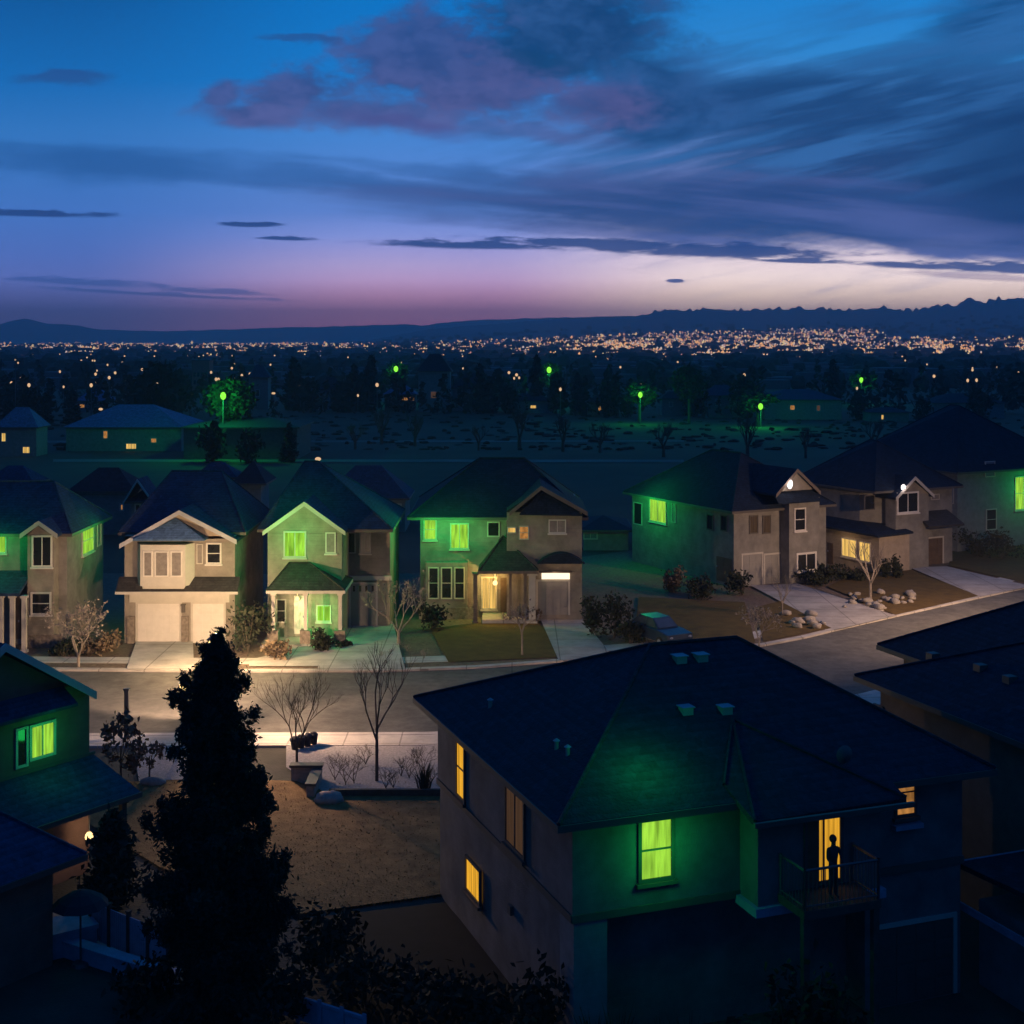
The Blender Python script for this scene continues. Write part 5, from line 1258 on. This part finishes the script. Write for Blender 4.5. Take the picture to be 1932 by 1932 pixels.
ms = gp(29,800); mb = MB(); mb.tube((0,0,0),(0,0,CH-(672-HV)*ms.y/FP),.16,.05,n=6); tag(mb.build('mast', M['pole'], loc=ms), 'tall thin mast rising from the far houses', 'mast')
# green lamps
GREEN_LAMPS = []
gt = leafy_tree('round_tree', gp(1300,800), 12, 3.0, 3.4, 77, 'round tree between the dark far house and the wide blue-grey far house', 'leaves_dark', 60, 26, .55, r=.3); gk = list(gt.children)
for u, vt, vb, r_, W, lb in ((421,747,866,.42,2600,'green glowing lamp on a tall pole at the long low barn'),(1208,745,800,.45,1700,'green glowing lamp beside the dark far house with the blue window'),(1435,767,806,.48,1700,'green glowing lamp before the wide blue-grey far house'),
        (747,696,762,.6,1500,'small green lamp above the low house with the orange strip'),(1036,698,768,.6,1500,'small green lamp beside the slim dark conifer'),(1625,717,760,.55,1200,'small green lamp before the lit hillside')):
    b = gp(u, vb); hz_ = CH-(vt-HV)*b.y/FP; root = empty('green_lamp', b, 0, lb, 'street lamp')
    mb = MB(); mb.tube((0,0,0),(0,0,hz_-r_),.12,.08,n=8); mb.build('pole', M['pole'], root)
    mb = MB(); mb.ball((0,0,hz_),r_,r_,r_*1.35,12,8); mb.build('lamp_globe', M['lamp_green'], root, True)
    GREEN_LAMPS.append(((b.x, b.y-2.4, hz_), W))
    big = 1 if W >= 1600 else .7
    copy_tree(gt, gk, (b.x+.2, b.y+3.4*big+.8, 0), random.uniform(0,6), .95*big*(1.0+b.y/1600), 'added halo tree behind the '+lb.replace('green glowing','').replace('small green','small').strip(), (hz_+2.6*big)/12)  # crown added behind the lamp so its lit leaves make a halo
# ================================================================== light
point('street_lamp_glow', (pk_.x,pk_.y,pk_.z+.15), 3000, (1,.68,.34), .12)
point('street_lamp_glow', LAMP_A, 160, WARM, .12)
pa = yp(398,1204,61.0)
def cut(P, az, el, W, half, blend=.35):
    # a cut-off street luminaire: everything above its shade stays dark
    d = Vector((az[0]-P[0], az[1]-P[1], 0)); L = d.length
    spot('street_lamp_beam', P, (az[0], az[1], P[2]-L*math.tan(R(el))), W, WARM, 2*half, blend, .25)
PA = (pa.x, pa.y, pa.z-.15)
cut(PA, (-19.5,76), 24, 19000, 37)
cut(PA, (-4,82), 22, 7500, 31, .5)
cut(PA, (3,64), 30, 13000, 44, .8)
cut(PA, (-4,52.5), 26, 9000, 44, .9)
cut(PA, (-8,45.5), 15, 10000, 24, .9)
cut(PA, (-24,64), 26, 4000, 44, .9)
pb = yp(1262,1226,64.5); PB = (pb.x, pb.y, pb.z-.1)
cut(PB, (24,88), 20, 6000, 30, .6)
cut(PB, (4,80), 14, 3000, 34, .8)
PC = (31.5, 79.0, 8.2)
spot('street_lamp_beam', PC, (28,83,0), 13000, WARM, 150, .7, .25)
point('porch_glow', Dh.world(Dh.front(930,1104,-1.3)[0],-1.3,2.6), 260, (1,.60,.16), .15)
point('porch_glow', Dh.world(Dh.front(1048,1088,-1.7)[0],-1.75,3.0), 6, (1,.72,.42), .1)
point('porch_glow', Cc.world(Cc.front(561,1130,-.9)[0],-.9,2.5), 45, (1,.75,.38), .12)
point('lamp_glow', Eh.world(Eh.front(1490,913,-1.6)[0],-1.7,Eh.front(1490,913,-1.6)[1]), 16, (1,.9,.85), .1)
point('lamp_glow', Fh.world(Fh.front(1706,920,-.1)[0],-.1,Fh.front(1706,920,-.1)[1]), 14, (1,.9,.88), .1)
point('lamp_glow', Fh.world(-1.2,3.2,2.0), 22, (1,.68,.34), .2)
point('lamp_glow', J.world(lx.x+.25,lx.y-.25,lx.z), 30, (1,.7,.36), .1)
def green(h, u, v, pl, d, W, dz=0.0):
    if pl[0] == 'f': a, z = h.front(u,v,pl[1]); loc = h.world(a, pl[1]-d, z+dz)
    elif pl[0] == 'l': a, z = h.side(u,v,pl[1]); loc = h.world(pl[1]-d, a, z+dz)
    else: a, z = h.side(u,v,pl[1]); loc = h.world(pl[1]+d, a, z+dz)
    point('added_green_light', loc, W, GREEN, .3)  # added lamp without a fitting, throws green on the wall around the window
green(A, -6, 1024, ('f',0), 1.8, 170, .4)
green(A, 166, 1018, ('r',0), 1.6, 130, .6)
green(Cc, 556, 1027, ('f',0), 2.2, 270, .6)
green(Cc, 611, 1156, ('f',0), 1.2, 100)
green(Dh, 812, 998, ('f',0), 1.8, 170, .6)
green(Dh, 866, 1010, ('f',0), 1.9, 190, .6)
green(Dh, 850, 940, ('f',0), 2.0, 170, 1.2)  # added above the eave to tint the roof
green(Eh, 1241, 960, ('l',0), 2.0, 330, .8)
point('added_green_light', Cc.world(Cc.front(545,930)[0],.9,9.0), 90, GREEN, .4)  # added green lamp floating over the roof, no fitting
point('added_green_light', Eh.world(-1.0,Eh.side(1240,930)[0],7.2), 110, GREEN, .4)  # bare lamp added beside the eave for green on the roof
green(Gh, 1930, 928, ('f',0), 1.8, 150, .3)
green(H, 1238, 1600, ('f',0), .75, 36, .0)
point('added_green_light', H.world(H.front(1235,1500)[0],0.35,7.5), 80, GREEN, .4)  # bare lamp added just above the near roof slope
green(J, 78, 1395, ('f',0), 1.0, 24, .1)
for loc in GREEN_LAMPS: point('green_lamp_glow', loc[0], loc[1], GREEN, .3)
